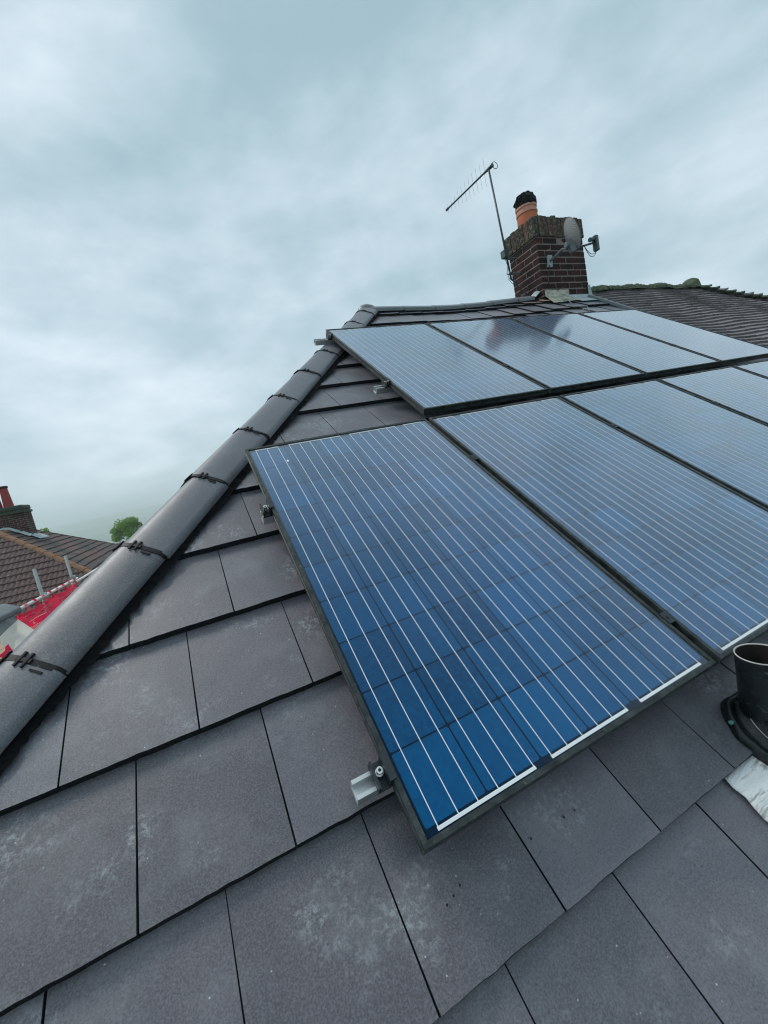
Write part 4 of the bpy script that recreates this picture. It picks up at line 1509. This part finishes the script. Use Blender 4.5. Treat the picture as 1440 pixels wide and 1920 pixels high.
# ------------------------------------------------------------------ house behind
A1 = Vector((-7.447, 19.334, 0.998))
RLEN, HB, HC = 2.5, 0.9, 0.65
hb = thing('hipped_house', 'house behind with brown hipped roof, orange hip tiles and two tall red chimney pots', 'house', (-7.4, 20.6, -6.2), 'houses')
TE = 5.2                                            # metres (in x) from ridge to side eaves
A2 = A1 + Vector((0, RLEN, 0))
eR0, eR1 = A1 + Vector((1, -HB, -HC)) * TE, A2 + Vector((1, HB, -HC)) * TE
eL0, eL1 = A1 + Vector((-1, -HB, -HC)) * TE, A2 + Vector((-1, HB, -HC)) * TE
MB().box((eL0.x + .35, eR0.y + .35, -6.4), (eR0.x - .35, eR1.y - .35, eR0.z - .02)).build('wall', 'render', hb)
MB().add([A1, A2, eR0, eR1, eL0, eL1], [(0, 2, 3, 1), (0, 1, 5, 4), (0, 4, 2), (1, 3, 5), (2, 4, 5, 3)]).build('roof_deck', 'flatbrown', hb)
for (xx, zz) in ((-10.5, -5.0), (-7.0, -5.0)):
    yy = eR0.y + .35
    fm = MB().box((xx, yy - .04, zz), (xx + 1.5, yy + .05, zz + 1.2)).build('window', 'upvc', hb)
    MB().box((xx + .08, yy - .05, zz + .08), (xx + 1.42, yy - .03, zz + 1.12)).build('pane', 'pane', fm)
# rolled tiles on the slope towards us
fr_dn = Vector((0, -HB, -HC)); fl_ = fr_dn.length; fdir = fr_dn / fl_
fnm = Vector((0, -HC, HB)).normalized()
mb = MB()
g_ = 0.33
L_tot = fl_ * TE
ncr = int(L_tot / g_)
ROLL = 0.152
for k in range(ncr):
    d0, d1 = k * g_ + 0.02, (k + 1) * g_ + 0.02
    half = (d0 + d1) / 2 / L_tot * TE
    nx_ = int(2 * half / (ROLL / 6))
    if nx_ < 4:
        continue
    kk = len(mb.v)
    rg = random.Random(k)
    for i in range(nx_ + 1):
        x = -half + 2 * half * i / nx_
        ph = (x / ROLL + (0.0)) % 1.0
        hgt = 0.034 * max(0.0, math.sin(math.pi * ph)) ** 0.8
        base = A1 + Vector((x, 0, 0))
        mb.v += [tuple(base + fdir * (d0 - .05) + fnm * (0.004 + hgt)), tuple(base + fdir * d1 + fnm * (0.040 + hgt)), tuple(base + fdir * d1 + fnm * 0.002)]
    for i in range(nx_):
        a_ = kk + i * 3
        mb.f += [(a_, a_ + 1, a_ + 4, a_ + 3), (a_ + 1, a_ + 2, a_ + 5, a_ + 4)]
mb.build('rolled_tiles', 'rolled', hb, kind='stuff')
# flat tiles on the slope facing our house
sd_dn = Vector((1, 0, -HC)); sl_ = sd_dn.length; sdir = sd_dn / sl_; snm = Vector((HC, 0, 1)).normalized()
mb = MB()
S_tot = sl_ * TE
ncr = int(S_tot / 0.30)
rg = random.Random(5)
for k in range(ncr):
    d0, d1 = k * 0.30, (k + 1) * 0.30
    dm = (d0 + d1) / 2 / S_tot * TE
    ya, yb = A1.y - HB * dm + .05, A2.y + HB * dm - .05
    y = ya + (0.16 if k % 2 else 0)
    while y < yb:
        ye = min(y + 0.325, yb)
        j = rg.uniform(-.006, .006); wv = 0.010 * math.sin(y * 2.1 + k)
        P = lambda yy, dd, h: Vector((A1.x, yy, A1.z)) + sdir * dd + snm * h
        mb.hexa([P(y, d1 + wv, .004), P(ye, d1 + wv, .004), P(ye, d0, .0), P(y, d0, .0), P(y, d1 + wv, .046 + j), P(ye, d1 + wv, .046 + j), P(ye, d0, .012), P(y, d0, .012)])
        y += 0.33
mb.build('flat_tiles', 'flatbrown', hb, kind='stuff')
# hips and ridge
def cap_run(a_, b_, n, r_, mat, nm2, sy=1.0):
    dr = (b_ - a_) / n
    for i in range(n):
        rg = random.Random(i + n)
        mb = MB()
        p0_, p1_ = a_ + dr * i, a_ + dr * (i + 1) * 1.0
        t_ = dr.normalized(); sd_ = t_.cross(Vector((0, 0, 1))).normalized(); up_ = sd_.cross(t_)
        nn = 9
        for p_, rr in ((p0_, r_ * 0.93), (p1_, r_ * 1.04)):
            for j in range(nn):
                an = math.pi * j / (nn - 1)
                mb.v.append(tuple(p_ + sd_ * (rr * math.cos(an)) + up_ * (rr * math.sin(an) * 0.85 - 0.03 + rg.uniform(-.004, .004))))
        mb.f = [(j, j + 1, nn + j + 1, nn + j) for j in range(nn - 1)] + [tuple(range(nn)), tuple(range(2 * nn - 1, nn - 1, -1))]
        mb.build(nm2, mat, hb, smooth=False)
cap_run(A1, eR0, 16, 0.135, 'oldhip', 'hip_tile')
cap_run(A2, eR1, 16, 0.10, 'darkmoss', 'hip_tile')
cap_run(A1, eL0, 14, 0.135, 'oldhip', 'hip_tile')
cap_run(A1 - Vector((0, .15, 0)), A2, 6, 0.12, 'oldhip', 'ridge_tile')
# chimney of the house behind
hx0, hx1, hy0, hy1 = A1.x - 0.95, A1.x + 0.62, A1.y + 0.95, A1.y + 1.75
hz0, hz1 = A1.z - 0.6, A1.z + 0.66
ch2 = MB().cbox((hx0, hy0, hz0), (hx1, hy1, hz1), .02).build('chimney', 'farbrick', hb)
MB().cbox((hx0 - .05, hy0 - .05, hz1 - .02), (hx1 + .05, hy1 + .05, hz1 + .08), .02).build('corbel', 'darkmoss', ch2)
MB().cbox((hx0 - .02, hy0 - .02, hz1 + .081), (hx1 + .02, hy1 + .02, hz1 + .30), .05, jit=.02, rng=random.Random(4)).build('coping', 'darkmoss', ch2)
for k, (px_, py_) in enumerate(((hx1 - 0.50, hy0 + .34), (hx1 - 0.86, hy0 + .34))):
    pz_ = hz1 + .27
    me = MB().lathe([(.17, 0), (.165, .06), (.135, .60), (.125, .78), (.15, .79), (.15, .87), (.12, .875), (.10, .80)], (px_, py_, pz_), 20).mesh('chimney_pot'); smooth_by_angle(me, 45)
    cp_ = obj('chimney_pot', me, 'redpot', ch2)
    MB().lathe([(.152, .80), (.155, .86), (.12, .885), (.05, .89)], (px_, py_, pz_), 20).build('pot_cap', 'soot', ch2, smooth=True)
# lead round its foot
mb = MB()
rg = random.Random(12)
vs, fs = [], []
for i in range(15):
    y = hy0 - .10 + i * (hy1 - hy0 + .2) / 14
    zr = lambda x: A1.z - HC * (x - A1.x)
    vs += [(hx1 + .30 + rg.uniform(-.06, .08), y, zr(hx1 + .30) + .075), (hx1 - .02, y, zr(hx1) + .10 + rg.uniform(.0, .05)), (hx1 + .006, y, zr(hx1) + .14 + rg.uniform(0, .05))]
fs = [(i * 3 + k, i * 3 + 3 + k, i * 3 + 4 + k, i * 3 + 1 + k) for i in range(14) for k in range(2)]
mb.add(vs, fs); mb.build('flashing', 'lead', ch2)
mb = MB()
vs = []
for i in range(11):
    x = hx0 + 0.6 + i * (hx1 - hx0 - .55) / 10
    z_ = A1.z - HC * max(0, x - A1.x)
    vs += [(x, hy0 - .20 + rg.uniform(-.05, .05), z_ + .085 + rg.uniform(0, .03)), (x, hy0 - .006, z_ + .15 + rg.uniform(0, .06))]
mb.add(vs, [(2 * i, 2 * i + 2, 2 * i + 3, 2 * i + 1) for i in range(10)])
mb.build('flashing', 'lead', ch2)

# ------------------------------------------------------------------ scaffold along the side of our house
SX = -2.90
scf = thing('scaffold', 'galvanised tube scaffold with white guard rail along the hip end of the roof', 'scaffold', (SX, 7.5, -6.2))
for y in (5.0, 7.42, 9.03):
    MB().tube([(SX, y, -6.2), (SX + .01, y + .06, 0.20)], 0.0242, 10).build('standard', 'galv', scf, smooth=True)
    MB().tube([(SX - 1.1, y, -6.2), (SX - 1.1, y, -0.75)], 0.0242, 10).build('standard', 'galv', scf, smooth=True)
    MB().tube([(SX - 1.3, y + .06, -1.02), (SX + .3, y + .06, -1.02)], 0.0242, 10).build('transom', 'galv', scf, smooth=True)
    MB().cbox((SX - .01, y + .02, -0.30), (SX + .065, y + .10, -0.21), .012).build('coupler', 'galv', scf)
MB().tube([(SX + .045, 5.8, -0.205), (SX + .045, 9.25, -0.30)], 0.0242, 10).build('guard_rail', 'whiterail', scf, smooth=True)
MB().tube([(SX - .01, 9.05, -0.37), (SX - .01, 11.2, -0.40)], 0.0242, 10).build('guard_rail', 'whiterail', scf, smooth=True)
for k in range(4):
    MB().box((SX - 1.02 + k * .235, 4.4, -0.995), (SX - 1.02 + k * .235 + .225, 10.2, -0.957)).build('board', 'timber', scf)


def net(y0, y1, ztop, drop, seed, lab, x0=SX + .075):
    rg = random.Random(seed)
    mb = MB()
    hz_ = 0.024; vy_ = 0.034
    fx = lambda y, z: x0 + 0.035 * math.sin(y * 5 + z * 4) + 0.02 * math.sin(y * 13 - z * 9) - 0.06 * (z - ztop(y))
    y = y0
    ny = int((y1 - y0) / vy_)
    nzz = int(drop / hz_)
    pt = lambda y, s: (fx(y, ztop(y) - s), y, ztop(y) - s)
    for j in range(nzz):
        s = j * hz_
        wd = 0.024 if (j // 3) % 2 == 0 else 0.015
        for i in range(ny):
            if rg.random() < 0.05:
                continue
            ya_, yb_ = y0 + i * vy_, y0 + (i + 1) * vy_
            mb.add([pt(ya_, s), pt(yb_, s), pt(yb_, s + wd), pt(ya_, s + wd)], [(0, 1, 2, 3)])
    for i in range(ny):
        ya_ = y0 + i * vy_
        for j in range(nzz // 4):
            mb.add([pt(ya_, j * hz_ * 4), pt(ya_ + .009, j * hz_ * 4), pt(ya_ + .009, (j + 1) * hz_ * 4), pt(ya_, (j + 1) * hz_ * 4)], [(0, 1, 2, 3)])
    root = thing('debris_netting', lab, 'netting', (SX, (y0 + y1) / 2, ztop(y0) - drop), 'red debris nets')
    nt = mb.build('net_sheet', 'rednet', root)
    # pale reinforcing tapes woven in
    for s in (0.055, 0.33, 0.36, 0.52):
        if s > drop:
            continue
        m2_ = MB()
        n_ = 40
        vs = []
        for i in range(n_ + 1):
            yy = y0 + (y1 - y0) * i / n_
            q = pt(yy, s + .02 * math.sin(i * .8 + s * 9))
            vs += [(q[0] + .006, q[1], q[2]), (q[0] + .006, q[1], q[2] - .014)]
        m2_.add(vs, [(2 * i, 2 * i + 2, 2 * i + 3, 2 * i + 1) for i in range(n_)])
        m2_.build('reinforcing_tape', 'palenet', root)
    return root


rail_z = lambda y: -0.205 - 0.095 * (y - 5.8) / 3.45
n1_ = net(6.25, 9.0, lambda y: rail_z(y) - 0.075, 1.1, 3, 'red debris netting hanging from the white scaffold rail')
n2_ = net(9.32, 11.1, lambda y: -0.43, 0.9, 4, 'further piece of red debris netting on the short rail by the hip')
n3_ = net(3.7, 5.0, lambda y: -0.36, 0.9, 6, 'low red debris netting below the cream board', -2.44)
for k in range(9):
    y = 6.3 + k * 0.33
    mb = MB()
    z = rail_z(y)
    for q in range(3):
        yy = y + q * .035 + random.Random(k * 3 + q).uniform(-.01, .01)
        mb.tube([(SX + .045 + .028 * math.cos(a_), yy + .004 * a_, z + .028 * math.sin(a_)) for a_ in [j * .7 for j in range(9)]] + [(SX + .08, yy + .03, z - .09)], 0.005, 5)
    mb.build('tie', 'palenet' if k % 2 else 'rednet', n1_)

# spare ridge tiles and a board on the scaffold
def loose_ridge(name, lab, p, ang, tilt, ln, wdt, mat):
    root = thing(name, lab, 'ridge tile', p, 'spare ridge tiles')
    prof = cap_profile(wdt / 2, wdt * 0.16, wdt * 0.10, wdt * 0.16)
    Mx = Matrix.Translation(p) @ Matrix.Rotation(ang, 4, 'Z') @ Matrix.Rotation(tilt, 4, 'X')
    me = cap_mesh(prof, -ln / 2, ln / 2, lambda s, pp, n: Mx @ Vector((pp, s, n)), 0.02).mesh('cap'); smooth_by_angle(me, 50)
    obj('cap', me, mat, root)
    return root


def quad_board(name, pts, th_, mat, lab, cat):
    p = [Vector(q) for q in pts]
    n_ = (p[1] - p[0]).cross(p[3] - p[0]).normalized()
    if n_.z < 0:
        n_ = -n_
    mb = MB().hexa([q - n_ * th_ for q in p] + p)
    return tag(mb.build(name, mat), lab, cat)


quad_board('plywood_sheet', [(-2.822, 6.268, -0.322), (-2.652, 6.172, -0.521), (-2.489, 5.016, -0.489), (-2.573, 5.082, -0.266)], 0.03, 'cream', 'cream-coloured board leaning on the scaffold beside the red netting', 'board')
quad_board('slate_sheet', [(-2.91, 6.318, -0.217), (-2.823, 6.27, -0.318), (-2.574, 5.083, -0.262), (-2.665, 5.140, -0.12)], 0.03, 'lnb', 'dark grey sheet behind the cream board on the scaffold', 'sheet')
loose_ridge('ridge_tile', 'spare grey ridge tile lying on the scaffold at the edge of the view', Vector((-2.90, 5.45, -0.09)), -0.16, 0.0, 1.1, 0.34, 'ridge tile concrete')

# ------------------------------------------------------------------ trees
def tree(name, lab, base, htot, crown_r, seed, mats, nleaf=5200, leaf=0.16, squash=1.0):
    rg = random.Random(seed)
    root = thing(name, lab, 'tree', base, 'trees beyond the roofs')
    base = Vector(base)
    cc_ = base + Vector((0, 0, htot - crown_r * squash))
    mb = MB()
    mb.tube([base, base + Vector((.1, .05, htot * .3)), cc_], 0.22 * crown_r / 2.5, 8, r2=0.08)
    lobes = []
    for k in range(22):
        an, el = rg.uniform(0, 6.283), rg.uniform(-.5, 1.3)
        rr = crown_r * rg.uniform(.30, .86)
        c_ = cc_ + Vector((math.cos(an) * math.cos(el) * rr, math.sin(an) * math.cos(el) * rr, math.sin(el) * rr * squash))
        lobes.append((c_, crown_r * rg.uniform(.18, .40)))
        mb.tube([cc_ - Vector((0, 0, crown_r * .4)), cc_.lerp(c_, .5), c_], 0.06, 5, r2=0.015)
    mb.build('trunk', 'bark', root, smooth=True)
    for mi, mat in enumerate(mats):
        lb = MB()
        for k in range(nleaf // len(mats)):
            c_, lr = lobes[rg.randrange(len(lobes))] if rg.random() < .93 else (cc_, crown_r * .6)
            v_ = Vector((rg.gauss(0, 1), rg.gauss(0, 1), rg.gauss(0, 1))).normalized() * lr * (rg.random() ** .35)
            p = c_ + v_
            if mi == 1 and rg.random() < 0.55 and v_.z < 0:
                continue
            a_ = Vector((rg.gauss(0, 1), rg.gauss(0, 1), rg.gauss(0, 1))).normalized()
            b_ = a_.cross(Vector((rg.gauss(0, 1), rg.gauss(0, 1), rg.gauss(0, 1)))).normalized()
            sz = leaf * rg.uniform(.6, 1.3)
            lb.add([p - a_ * sz, p + b_ * sz * .55, p + a_ * sz, p - b_ * sz * .55], [(0, 1, 2, 3)])
        lb.build('crown', mat, root)
    return root


tree('broadleaf_tree', 'round bright green tree in the distance beside the hip tiles', (-12.1, 76.0, -9.0), 9.4, 2.55, 21, ['leaf green', 'leaf yellow'])
tree('broadleaf_tree', 'yellow-green treetop showing above the roof behind', (-17.4, 55.5, -8.2), 9.35, 1.9, 33, ['leaf yellow', 'leaf green'], 3600)

# ------------------------------------------------------------------ haze
hz = MB().box((-6500, -6500, -82), (6500, 6500, 36)).build('haze', None)
hz['kind'] = 'stuff'
hz['label'] = 'pale moist air veiling the far fields'
hm = bpy.data.materials.new('haze air'); hm.use_nodes = True
ht = hm.node_tree; ht.nodes.clear()
ho = N(ht, 'ShaderNodeOutputMaterial'); hv = N(ht, 'ShaderNodeVolumePrincipled')
hv.inputs['Color'].default_value = (0.90, 0.97, 1.0, 1)
hv.inputs['Density'].default_value = 0.0008
L(ht, hv.outputs[0], ho.inputs['Volume'])
hz.data.materials.append(hm)
